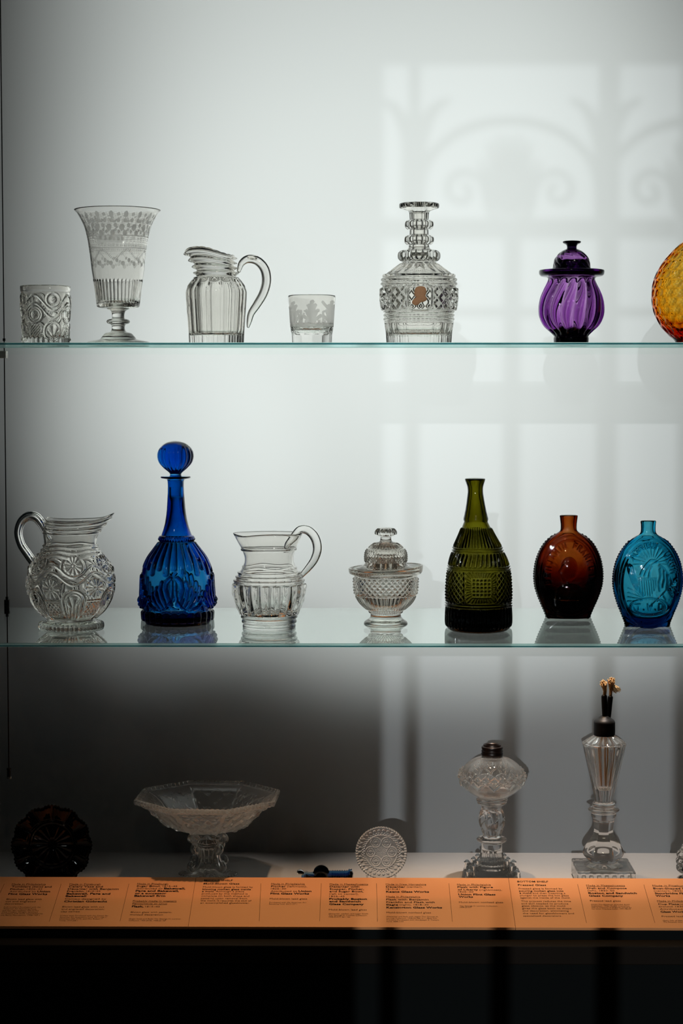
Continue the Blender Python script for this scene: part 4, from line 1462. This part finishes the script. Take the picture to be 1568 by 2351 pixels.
def rel_flask(kind):
    def f(T, y, r):
        U = np.sin(T) * r
        front = np.cos(T) > 0
        if kind == 'brown':
            cyy, rx, ry = 1322, 60, 84
        else:
            cyy, rx, ry = 1337, 62, 92
        e = np.hypot(U / rx, (y - cyy) / ry)
        ew = (e - 1) * rx
        h = 1.2 * bump(ew, 2.8) + .8 * bump(ew - 6, 2.2)
        h += -1.8 * (e < 1) * bump(np.minimum(0, ew + 0), 6) * 0
        h += .55 * np.abs(np.sin(y * .55)) * bump(np.abs(T) - math.pi / 2, .16) * (y > (1225 if kind == 'brown' else 1240))
        h += .4 * bump(np.abs(T) - math.pi / 2 + .28, .10) * (y > 1235)
        Uf = np.where(front, U, -U * 0 + 999)
        if kind == 'brown':
            h += 1.8 * letters_arc(Uf, y, 'BENJAMIN', 0, 1322, 50, 72, 165, 262, 1.7, 2.0)
            h += 1.8 * letters_arc(Uf, y, 'FRANKLIN', 0, 1322, 50, 72, 278, 375, 1.7, 2.0)
            head = np.hypot((Uf + 2) / 19, (y - 1302) / 27)
            h += 3.2 * np.sqrt(bump(head, 1))
            h += 1.4 * stroke(Uf, y, [(-14, 1296), (-24, 1310), (-20, 1318), (-14, 1330)], 4)
            h += 3.0 * np.sqrt(bump(np.hypot(Uf / 34, (y - 1362) / 26), 1)) * (y < 1372)
            h += 1.6 * stroke(Uf, y, [(-6, 1334), (2, 1350), (-4, 1366)], 3)
        else:
            h += 1.8 * letters_arc(Uf, y, 'E PLURIBUS', 2, 1337, 54, 84, 205, 285, 1.55, 1.9)
            h += 1.8 * letters_arc(Uf, y, 'UNUM', 2, 1337, 54, 84, 306, 345, 1.9, 1.9)
            # sun rays
            d = np.hypot(Uf - 4, y - 1290)
            an = np.arctan2(Uf - 4, -(y - 1290))
            h += 1.3 * np.abs(np.cos(an * 11)) * band(d, 14, 42, 3) * (np.abs(an) < 1.7)
            # eagle: head, neck, wings, breast shield
            for pts, wd in (([(-6, 1291), (2, 1284), (10, 1284), (14, 1288)], 4), ([(4, 1293), (16, 1287)], 2), ([(-8, 1294), (-16, 1306), (-20, 1316)], 4.5),
                            ([(-2, 1296), (-8, 1308), (-12, 1318)], 4), ([(3, 1298), (-1, 1310), (-2, 1320)], 3.5),
                            ([(-46, 1294), (-44, 1306), (-38, 1322), (-32, 1338), (-22, 1352), (-14, 1362)], 4.5),
                            ([(-40, 1296), (-37, 1310), (-31, 1326), (-25, 1340)], 3),
                            ([(-46, 1300), (-44, 1318), (-38, 1336), (-28, 1350)], 2.6),
                            ([(22, 1296), (30, 1302), (38, 1312), (46, 1326), (48, 1336)], 4.5), ([(22, 1304), (24, 1318), (20, 1334), (22, 1352)], 3.6),
                            ([(30, 1310), (32, 1326), (28, 1344)], 3.2), ([(37, 1318), (40, 1332), (38, 1348)], 3), ([(44, 1330), (48, 1346), (42, 1352)], 2.5)):
                h += 2.0 * stroke(Uf, y, pts, wd)
            sh = (y > 1328) & (y < 1364) & (np.abs(Uf + 6) < 20 - np.clip(y - 1346, 0, 40) * .7)
            h += 1.8 * sh * (.5 + .5 * np.cos((Uf + 6 - (y - 1345) * .12) * 1.25))
            h += 1.2 * ((y > 1322) & (y <= 1329) & (np.abs(Uf + 5) < 21))
            # olive branch, arrows
            h += 2.0 * stroke(Uf, y, [(4, 1384), (20, 1368), (36, 1352), (48, 1338), (54, 1326)], 1.6)
            for bx, by in ((40, 1346), (46, 1340), (52, 1332), (55, 1345), (56, 1356), (44, 1356), (30, 1362)):
                h += 1.8 * stroke(Uf, y, [(bx, by), (bx + 7, by - 8 if by < 1342 else by + 10)], 2.6)
            for k in range(4):
                h += 1.6 * stroke(Uf, y, [(-16, 1366 + k * 2), (-34 - k * 2, 1352 + k * 8), (-48, 1346 + k * 10)], 1.5)
            ov = np.hypot(Uf / 43, (y - 1389) / 21)
            h += 2.0 * bump((ov - 1) * 30, 1.8) + 1.7 * np.abs(np.sin(np.arctan2(Uf / 43, (y - 1389) / 21) * 26)) * band(ov, .80, .92, .03)
            h += 2.2 * letters_line(Uf, y, 'T.W.D', -32, 32, 1382, 2.3, 2.1)
        return h
    return f


t.lathe('body', [(1182, 18), (1183, 20.5), (1190, 20), (1204, 18.5), (1216, 19), (1220, 22), (1225, 30), (1234, 44), (1246, 56), (1262, 66), (1282, 74), (1304, 78.5), (1325, 79.5), (1346, 77), (1368, 70), (1388, 61.5), (1405, 54), (1416, 49.5), (1418, 47), (1418, 47), (1416, 20), (1412, .1)],
        M['brown'], inner=[(1182, 18), (1185, 14), (1216, 13), (1225, 22), (1246, 48), (1282, 66), (1310, 66), (1335, 57), (1356, 43), (1372, 28), (1378, 15), (1376, .1)],
        relief=rel_flask('brown'), gain=3.4, oval=.50, nt=512, step=.9)

# -- 14 blue flask
Y = mid(1433)
t = Thing('flask', 1486, 1433, Y, Z_MID, 'bright teal blue oval flask moulded with an eagle, sun rays and T.W.D', 'flask', GM)
t.lathe('body', [(1194.5, 16), (1195.5, 17.5), (1205, 17), (1220, 17.5), (1226, 21), (1232, 31), (1242, 45), (1256, 57), (1274, 68), (1296, 76), (1320, 80), (1342, 80), (1364, 76), (1386, 69), (1408, 60), (1426, 53), (1436, 49.5), (1437, 46), (1437, 46), (1434, 20), (1431, .1)],
        M['teal'], inner=[(1194.5, 16), (1198, 12), (1222, 12), (1230, 20), (1256, 50), (1296, 69), (1340, 73), (1380, 63), (1402, 50), (1414, 38), (1417, 25), (1412, .1)],
        relief=rel_flask('blue'), gain=3.4, oval=.46, nt=560, step=.8)

# ================================================================== bottom deck


def deckY(py):
    return WZ(784, py, Z_DECK).y


# -- 15 dark lobed dish, standing upright
YD = 3.165


def disc(t, name, cx, cy, R, m, hf, edge, thick, nr=110, na=420, lean=0.0, parent=None):
    """upright round dish: hf(r/R, angle) is the front relief in px, edge(angle) scales the outline"""
    k = float(t.s_(cy))
    rr = np.linspace(0, 1, nr) ** .9
    A = np.linspace(0, 2 * math.pi, na, endpoint=False)
    q, a = np.meshgrid(rr, A, indexing='ij')
    e = 1 + (edge(a) - 1) * ss(.6, 1, q)
    fx, fz = q * R * e * np.sin(a), q * R * e * np.cos(a)
    front = hf(q, a)
    backd = front * 0 + hf(q * 0 + q, a * 0) * 0 - thick + 0 * q
    dish = 9 * (R / 60) * q**3                      # shallow saucer curve, rim toward the viewer
    zl = float(t.z(cy))

    def P(d):
        y = -(d + dish) * k
        x = fx * k
        z = fz * k
        y2 = y + z * math.sin(lean)
        return np.stack([x, y2, z * math.cos(lean) + zl], -1)
    Vf, Vb = P(front), P(backd)
    V = np.concatenate([Vf.reshape(-1, 3), Vb.reshape(-1, 3)])
    idx = np.arange(nr * na).reshape(nr, na)
    b_ = np.roll(idx, -1, 1)
    F1 = np.stack([idx[:-1], b_[:-1], b_[1:], idx[1:]], -1).reshape(-1, 4)
    F2 = F1[:, ::-1] + nr * na
    F3 = np.stack([idx[-1], b_[-1], b_[-1] + nr * na, idx[-1] + nr * na], -1)
    return mesh_obj(name, V, np.concatenate([F1, F2, F3]), m, parent or t.e)


yb = basepy(YD, Z_DECK)
t = Thing('dish', 121, yb, YD, Z_DECK, 'dark purple-black scalloped glass dish standing upright at the far left', 'dish', GB)
disc(t, 'plate', 121, 1940, 92, M['night'],
     lambda q, a: 5 * np.sqrt(np.clip(1 - (np.abs(((a * 12 / math.pi / 2) % 1) - .5) * 2.2)**2, 0, 1)) * band(q, .62, .95, .03) +
     2.4 * bump((q - .55) * 90, 3) + 2.0 * np.abs(np.sin(a * 8)) * band(q, .15, .5, .04),
     lambda a: .93 + .06 * np.abs(np.cos(a * 6)) ** .7 + .03 * np.abs(np.cos(a * 36)), 6, lean=.10)
for s in (-1, 1):
    t.tube('stand_peg', [(121 + s * 40, yb, 0, 3), (121 + s * 40, yb - 8, 4, 3), (121 + s * 40, yb - 16, 8, 2.5)], M['lamp'], nseg=10)

# -- 16 compote
YC = 3.195
yb = basepy(YC, Z_DECK)
t = Thing('compote', 478, yb, YC, Z_DECK, 'large clear octagonal lacy glass compote on a scrolled foot', 'compote', GB)


def oct_(T, q):
    c = math.cos(math.pi / 8)
    x = (T + .05 + math.pi / 8) % (math.pi / 4) - math.pi / 8
    o8 = .985 / np.cos(x)
    return 1 + (o8 - 1) * q


def plan_c(T, y, r):
    return oct_(T, ss(45, 120, r))


def rel_c(T, y, r):
    h = 2.6 * np.abs(np.cos(T * 44)) * band(y, 1826, 1836, 2)
    h += (1.6 * diamonds(T, r, 40, 16) + 1.2 * np.sin(T * 16) * np.sin(r * .25)) * ss(50, 62, r) * (1 - ss(132, 140, r))
    h += 2.6 * bump(per(T + .05, 8) * 2 * math.pi / 8 * r, 4) * ss(40, 60, r) * (1 - ss(140, 150, r)) * 0
    h += 2.6 * bump((np.abs(per(T + .05, 8)) - .5) * 2 * math.pi / 8 * r, 5) * ss(40, 60, r) * (1 - ss(140, 150, r))
    return h


# inner relief: run the lathe from the inside so that both faces carry the lacy pattern
t.lathe('bowl', [(1826, 155), (1826, 159), (1830, 160), (1835, 158), (1838, 150), (1842, 141), (1850, 128), (1862, 116), (1876, 104), (1888, 90), (1898, 70), (1905, 45), (1909, 30), (1912, 30), (1912, 30), (1912, .1)],
        M['lacy'], inner=[(1826, 155), (1830, 150), (1836, 136), (1846, 122), (1858, 110), (1872, 97), (1884, 82), (1893, 60), (1898, 35), (1899, .1)],
        relief=rel_c, gain=1.4, plan=plan_c, nt=480, step=1.3, istep=1.3)
t.lathe('stem', [(1909, .1), (1909, 30), (1914, 36), (1920, 43), (1928, 45), (1933, 42), (1937, 35), (1943, 28), (1955, 23), (1968, 22), (1980, 26), (1990, 33), (1998, 44), (2004, 54), (2004, 54), (yb - 2, 60), (yb, 60), (yb, 60), (yb, .1)],
        M['lacy'], relief=lambda T, y, r: 2.4 * np.cos(T * 8) * band(y, 1914, 1934, 3) + 2.6 * np.abs(np.cos(T * 8)) * band(y, 1938, 2000, 4) + 1.2 * np.cos(T * 48) * band(y, 2004, yb, 1),
        plan=lambda T, y, r: 1 + .12 * np.cos(4 * T) * ss(1985, 2004, y), nt=240, step=1.3)
for i in range(4):
    an = math.pi / 4 + i * math.pi / 2
    sx, sy = math.sin(an), -math.cos(an)

    def q(rad, py, rr_):
        return (t.cx + rad * sx * 1.15, py, -rad * sy * 1.15 * 0 + rad * (-sy) * -1.0 * -1.0, rr_)
    t.tube('scroll', [q(28, 1956, 3), q(36, 1952, 5), q(39, 1943, 6), q(32, 1935, 6.5), q(24, 1944, 7), q(22, 1965, 7), q(30, 1985, 7), q(42, 1990, 7), q(48, 1982, 6), q(44, 1974, 4.5)],
           M['lacy'], nseg=14, ridge=lambda A: .12 * np.cos(A * 5))

# -- 17 blue boat-shaped salt
YS = 3.13
yb = basepy(YS, Z_DECK)
t = Thing('boat_salt', 745, yb, YS, Z_DECK, 'small navy blue boat-shaped salt dish with a paddle wheel', 'salt dish', GB)
hv, hf_ = [], []
ns, nc = 60, 15
outl = []
for i in range(ns + 1):
    px = 692 + (808 - 692) * i / ns
    u = i / ns
    hw = 26 * (math.sin(math.pi * min(1, u * 1.5) / 2) if u < .6 else 1)
    hw = max(3, hw)
    hgt = 2005 + (-3 if px > 800 else 0) + (1.2 * math.sin(px * 1.15) if px > 758 else 0) - (4 * math.exp(-((px - 702) / 5)**2))
    outl.append((px, hw, hgt))
for (px, hw, hgt) in outl:
    for j in range(nc):
        a = j / (nc - 1)
        if j < 5:
            s, zt_ = -1, j / 4
        prof = [(-.55, 0), (-.8, .25), (-.95, .55), (-1, .85), (-1, 1), (-.86, 1), (-.82, .85), (0, .55), (.82, .85), (.86, 1), (1, 1), (1, .85), (.95, .55), (.8, .25), (.55, 0)][j]
        pyy = yb + (hgt - yb) * prof[1]
        hv.append(t.loc(px, pyy, prof[0] * hw))
for i in range(ns):
    for j in range(nc):
        j2 = (j + 1) % nc
        hf_.append((i * nc + j, i * nc + j2, (i + 1) * nc + j2, (i + 1) * nc + j))
hf_ += [tuple(range(nc))[::-1], tuple(range(ns * nc, ns * nc + nc))]
mesh_obj('hull', hv, hf_, M['navy'], t.e, smooth=False)
for s in (-1, 1):
    wv, wf = [], []
    c1 = t.loc(737, 2012, s * 27)
    k = float(t.s_(2010))
    n = 40
    for dep in (0, 5):
        for rr_ in (18.5, 15, 4):
            for i in range(n):
                a = 2 * math.pi * i / n
                wv.append((c1[0] + rr_ * k * math.cos(a), c1[1] - s * dep * k * (1 if rr_ > 14 or True else 0) * (1.0 if rr_ != 15 else .6), c1[2] + rr_ * k * math.sin(a)))
    for r_ in range(5):
        if r_ == 2:
            continue
        for i in range(n):
            j = (i + 1) % n
            wf.append((r_ * n + i, r_ * n + j, (r_ + 1) * n + j, (r_ + 1) * n + i))
    for i in range(n):
        j = (i + 1) % n
        wf.append((i, j, 3 * n + j, 3 * n + i))
    wf += [tuple(2 * n + i for i in range(n)), tuple(5 * n + i for i in range(n))[::-1]]
    mesh_obj('paddle_wheel', wv, wf, M['navy'], t.e, smooth=False)
    mb = MB()
    for i in range(8):
        a = 2 * math.pi * i / 8
        v, f = box_vf(4 * k, 15 * k, -.8 * k, .8 * k, -1 * k, 1 * k)
        v = [(c1[0] + x * math.cos(a) - z * math.sin(a), c1[1] - s * 4 * k + y, c1[2] + x * math.sin(a) + z * math.cos(a)) for x, y, z in v]
        mb.add(v, f)
    mb.build('wheel_spokes', M['navy'], t.e)
t.tube('bow_knob', [(686, 2003, 0, 6), (690, 2002.5, 0, 6.5), (694, 2004, 0, 5.5)], M['navy'], nseg=16)
t.tube('stern_finial', [(807, 2013, 0, 4.5), (807, 2006, 0, 4.5), (806, 2001, 0, 3)], M['navy'], nseg=12)

# -- 18 cup plate on a small stand
YP = 3.15
yb = basepy(YP, Z_DECK)
t = Thing('cup_plate', 875, yb, YP, Z_DECK, 'small clear lacy cup plate with beaded rim standing on edge', 'plate', GB)


def rel_cp(q, a):
    r = q * 60
    h = 2.6 * np.sqrt(bump(np.hypot(((a * 60 / 2 / math.pi) % 1 - .5) * 6.0, r - 57), 3))
    h += 2.4 * np.sqrt(bump(np.hypot(((a * 30 / 2 / math.pi) % 1 - .5) * 10.5, r - 50), 3.6))
    h += 1.3 * np.sin(a * 42) * np.sin(r * .9) * band(r, 40, 47, 1.5)
    h += 2.0 * bump(r - 39, 2.0)
    X, Z = r * np.sin(a), r * np.cos(a)
    for i in range(6):
        an = math.pi / 6 + i * math.pi / 3
        d = np.hypot(X - 25 * math.sin(an), Z - 25 * math.cos(an))
        h += 2.0 * bump(d - 11.5, 1.9) + 1.7 * np.sqrt(bump(d, 4)) + 1.2 * bump(d - 7, 1.5) * np.abs(np.sin(np.arctan2(X - 25 * math.sin(an), Z - 25 * math.cos(an)) * 3))
    h += 1.4 * np.abs(np.sin((X + Z) * .75) * np.sin((X - Z) * .75)) * (r < 12)
    h += .35 * np.sin(X * 2.6) * np.sin(Z * 2.6) * (r > 12) * (r < 38)
    return h


disc(t, 'plate', 875, 1955.5, 58.5, M['lacy'], rel_cp, lambda a: 1 + .018 * np.abs(np.cos(a * 30)), 3.2, nr=150, na=600, lean=.12)
for s in (-1, 1):
    k = float(t.s_(2010))
    x, _, z = t.loc(875 + s * 32.5, 2010)
    mb = MB().box(x - 2.6 * k, x + 2.6 * k, -10 * k, 12 * k, 0.0, 6 * k)
    mb.box(x - 2.6 * k, x + 2.6 * k, -13 * k, -10 * k, 0.0, (yb - 2007) * k)
    mb.box(x - 2.6 * k, x + 2.6 * k, 8 * k, 11 * k, 0.0, 50 * k)
    mb.build('stand_foot', M['lamp'], t.e, bevel=.0006)

# -- 19 whale-oil lamp with squat round font
YL = 3.165
yb = basepy(YL, Z_DECK)
t = Thing('oil_lamp', 1128.5, yb, YL, Z_DECK, 'clear oil lamp with a squat round cut font and open black collar', 'lamp', GB)


def rel_font(T, y, r):
    n = 12
    x = per(T, n)
    x2 = per(T, n, .5)
    U = x * 2 * math.pi / n * 68
    U2 = x2 * 2 * math.pi / n * 68
    dd = np.abs(U) / 14 + np.abs(y - 1788) / 13
    h = 2.8 * bump(dd - 1, .22) * band(y, 1772, 1806, 1) + .5 * np.sin((U + y) * 1.6) * (dd < .7)
    d2 = np.abs(U2) / 14 + np.abs(y - 1786) / 22
    fan = np.arctan2(U2, -(y - 1786))
    h += 2.4 * np.abs(np.cos(fan * 6)) * (np.hypot(U2, y - 1786) < 23) * (y < 1784) * (np.abs(fan) < 1.0)
    h += 2.4 * bump(y - (1786 - 15 + np.abs(U2)), 2.6) * band(y, 1766, 1790, 1)
    return h


t.lathe('font', [(1731, 22), (1732, 24), (1737, 26), (1741, 40), (1749, 54), (1760, 65), (1772, 71), (1784, 73), (1796, 71), (1803, 68), (1803, 68), (1812, 60), (1820, 49), (1827, 38), (1830, 35), (1830, 35), (1830, .1)],
        M['lamp'], inner=[(1731, 22), (1734, 18), (1742, 26), (1752, 40), (1764, 51), (1780, 57), (1792, 54), (1801, 44), (1808, 28), (1811, 14), (1811, .1)],
        relief=rel_font, gain=1.5, nt=384, step=.9)
t.lathe('collar', [(1711, 16), (1709, 18), (1708, 20), (1712, 21), (1713, 24), (1717, 24.5), (1720, 23.5), (1723, 25), (1726, 24), (1729, 25), (1733, 24), (1735, 22), (1735, 22)],
        M['brass'], inner=[(1735, 17), (1711, 16)], nt=96, label='dark brass threaded collar')
t.lathe('stem', [(1830, .1), (1830, 33), (1832, 35.5), (1837, 35.5), (1839, 32), (1841, 34), (1844, 32), (1846, 26), (1850, 25), (1850, 25), (1856, 25), (1864, 29), (1874, 32.5), (1884, 33), (1895, 30), (1908, 25), (1919, 21.5), (1921, 23), (1921, 23), (1923, 33), (1926, 35), (1929, 33), (1932, 28), (1934, 24), (1934, 24), (1954, 24), (1958, 25), (1958, 25), (1970, 27), (1974, 27), (1974, .1)],
        M['lamp'], relief=lambda T, y, r: facets(T, 8, 30) * 1.5 * band(y, 1853, 1917, 3) - 1.3 * np.clip(np.cos(T * 8 + (y - 1885) * .25), 0, 1)**4 * band(y, 1862, 1905, 2) + 1.4 * np.cos(T * 30) * band(y, 1955, 1972, 1), nt=280, step=1.0)
sq4 = lambda T, y, r: 1 + (np.minimum(1.414, 1 / np.maximum(np.abs(np.cos(T + .06)), np.abs(np.sin(T + .06)))) * .93 - 1) * ss(1983, 1996, y)
t.lathe('base', [(1973, .1), (1973, 30), (1975, 37), (1982, 39), (1982, 39), (1984, 44), (1990, 46), (1992, 52), (1999, 56), (1999, 60), (2006, 62), (2007, 66), (2015, 69), (yb - 2, 70), (yb, 69), (yb, 69), (yb, .1)],
        M['lamp'], relief=lambda T, y, r: 2.4 * np.abs(np.cos(T * 16)) * ss(1974, 1978, y), plan=sq4, nt=280, step=1.1)
for i in range(4):
    for d_, hh, rr_ in ((68, 1988, 7), (50, 1978, 6), (38, 1968, 6)):
        an = math.pi / 4 + i * math.pi / 2
        dx, dy = d_ * math.sin(an) * 1.12, d_ * math.cos(an) * .95
        t.tube('base_knob', [(t.cx + dx, hh + 24, dy, rr_), (t.cx + dx, hh + 8, dy, rr_ * .85), (t.cx + dx, hh, dy, rr_), (t.cx + dx, hh - 2, dy, rr_ * .5)], M['lamp'], nseg=12)

# -- 20 tall lamp with twin wick tubes
YL = 3.155
yb = basepy(YL, Z_DECK)
t = Thing('oil_lamp', 1384.5, yb, YL, Z_DECK, 'tall clear oil lamp with tapering fluted font, twin black tubes and tan wicks', 'lamp', GB)
t.lathe('font', [(1686, 21), (1687, 23), (1692, 33), (1699, 44), (1704, 51), (1704, 51), (1708, 50), (1712, 48.5), (1712, 48.5), (1730, 45), (1760, 38), (1790, 31), (1820, 24), (1828, 22), (1840, 20), (1840, 20), (1840, .1)],
        M['lamp'], inner=[(1686, 21), (1690, 20), (1700, 34), (1706, 41), (1730, 36), (1760, 29), (1790, 21), (1808, 14), (1812, .1)],
        relief=lambda T, y, r: facets(T, 12, r) * 2.6, nt=288, step=1.1)
t.lathe('stem', [(1839, .1), (1839, 22), (1842, 25.5), (1846, 26), (1850, 23), (1852, 24), (1852, 24), (1854, 34), (1857, 36), (1860, 33), (1863, 24), (1864, 27), (1868, 29), (1873, 28), (1876, 26), (1880, 25), (1880, 25), (1890, 23), (1905, 22), (1917, 25), (1930, 34), (1943, 43), (1953, 46.5), (1962, 45), (1970, 38), (1974, 33), (1978, 36), (1984, 44), (1987, 46), (1987, .1)],
        M['lamp'], relief=lambda T, y, r: facets(T, 6, r, .1) * .9 * band(y, 1882, 1970, 3) + facets(T, 8, r) * band(y, 1974, 1990, 1), nt=240, step=1.1)
k = float(t.s_(1990))
zt_, zb_ = float(t.z(1984)), 0.0
hw = 66 * k
me = MB().box(-hw, hw, -hw, hw, 0.0005, zt_)
o = me.build('base', M['lamp'], t.e, bevel=.003)
mb = MB()
for i in range(7):
    for s in (-1, 1):
        v, f = box_vf((-52 + i * 17.3 - 5) * k, (-52 + i * 17.3 + 5) * k, s * 66 * k - 2.4 * k, s * 66 * k + 2.4 * k, .008 * 1, zt_ * .8)
        mb.add(v, f)
o = mb.build('base_stud', M['lamp'], t.e, bevel=.0018)
t.lathe('burner_cap', [(1642, .1), (1642, 9), (1646, 14), (1651, 21), (1655, 24), (1657, 24.5), (1657, 24.5), (1685, 24), (1687, 23), (1687, 23)],
        M['burner'], inner=[(1687, 21), (1662, 21), (1658, 12), (1657, .1)], nt=96, label='black metal burner cap')
t.tube('wick_tube', [(1386.5, 1650, 2, 6.5), (1385, 1640, 2, 6.3), (1383.5, 1615, 3, 6.6), (1383, 1600, 3, 6.8), (1383, 1597, 3, 6.8)], M['burner'], nseg=20, label='black metal wick tube')
t.tube('wick_tube', [(1391, 1650, -2, 7.2), (1393, 1640, -2, 7), (1396, 1615, -2, 6.4), (1397.5, 1602, -2, 6.2), (1397.7, 1600, -2, 6.2)], M['burner'], nseg=20, label='black metal wick tube')
random.seed(4)


def tuft(name, base, top, tip, rad, n):
    vv = MB()
    for i in range(n):
        a = random.random() * 2 * math.pi
        q_ = random.random()
        b_ = [base[0] + random.uniform(-2.5, 2.5), base[1], base[2] + random.uniform(-2.5, 2.5)]
        m_ = [top[0] + math.cos(a) * rad * .5 * q_, top[1] + random.uniform(-2, 2), top[2] + math.sin(a) * rad * .5]
        e_ = [tip[0] + math.cos(a) * rad * q_ * 1.1, tip[1] + math.sin(a) * rad * .9 * q_, tip[2] + random.uniform(-1, 1) * rad]
        P = cat_rom([(x[0], x[1], x[2]) for x in (b_, m_, e_)], 4)
        K_ = t.s_(P[:, 1])
        c = np.stack([(P[:, 0] - t.cx) * K_, -P[:, 2] * K_, t.z(P[:, 1])], -1)
        r_ = 1.5 * K_[0]
        vs, fs = [], []
        for j, pnt in enumerate(c):
            for g_ in range(5):
                an = 2 * math.pi * g_ / 5 + j * .7
                vs.append((pnt[0] + r_ * math.cos(an), pnt[1] + r_ * math.sin(an) * .8, pnt[2] + r_ * .3 * math.sin(an)))
        for j in range(len(c) - 1):
            for g_ in range(5):
                h_ = (g_ + 1) % 5
                fs.append((j * 5 + g_, j * 5 + h_, (j + 1) * 5 + h_, (j + 1) * 5 + g_))
        fs += [tuple(range(5))[::-1], tuple(range(len(vs) - 5, len(vs)))]
        vv.add(vs, fs)
    vv.build(name, M['yarn'], t.e, smooth=True)


tuft('wick', (1383, 1598, 3), (1384, 1582, 3), (1381, 1566, 3), 8, 60)
tuft('wick', (1398, 1601, -2), (1399, 1578, -2), (1400, 1560, -2), 8, 60)
tuft('wick', (1398, 1596, -2), (1401, 1572, -2), (1412, 1583, -2), 9, 70)
t.tube('wick_tail', [(1383, 1688, 2, 4), (1381, 1720, 3, 5), (1383, 1750, 2, 5), (1385, 1775, 1, 5.5), (1386, 1800, 0, 3)], M['yarn'], nseg=12)
t.tube('wick_tail', [(1393, 1688, -2, 4), (1396, 1720, -3, 5), (1397, 1750, -2, 5), (1394, 1775, -1, 5), (1393, 1803, 0, 3)], M['yarn'], nseg=12)

# -- 21 piece cut off by the right edge
YE = 3.17
yb = basepy(YE, Z_DECK)
t = Thing('beaded_piece', 1600, yb, YE, Z_DECK, 'clear beaded glass piece on the deck, mostly cut off at the right edge', 'glass piece', GB)
t.lathe('body', [(1936, .1), (1936, 30), (1938, 34), (1948, 38), (1952, 36), (1954, 38), (1960, 44), (1967, 40), (1969, 40), (1975, 45), (1982, 41), (1984, 40), (1990, 44), (1996, 40), (2000, 30), (2004, 32), (2015, 36), (yb, 42), (yb, 42), (yb, .1)],
        M['lamp'], relief=lambda T, y, r: 4.0 * np.abs(np.cos(T * 10)) * band(y, 1953, 1998, 2), nt=200, step=1.2)
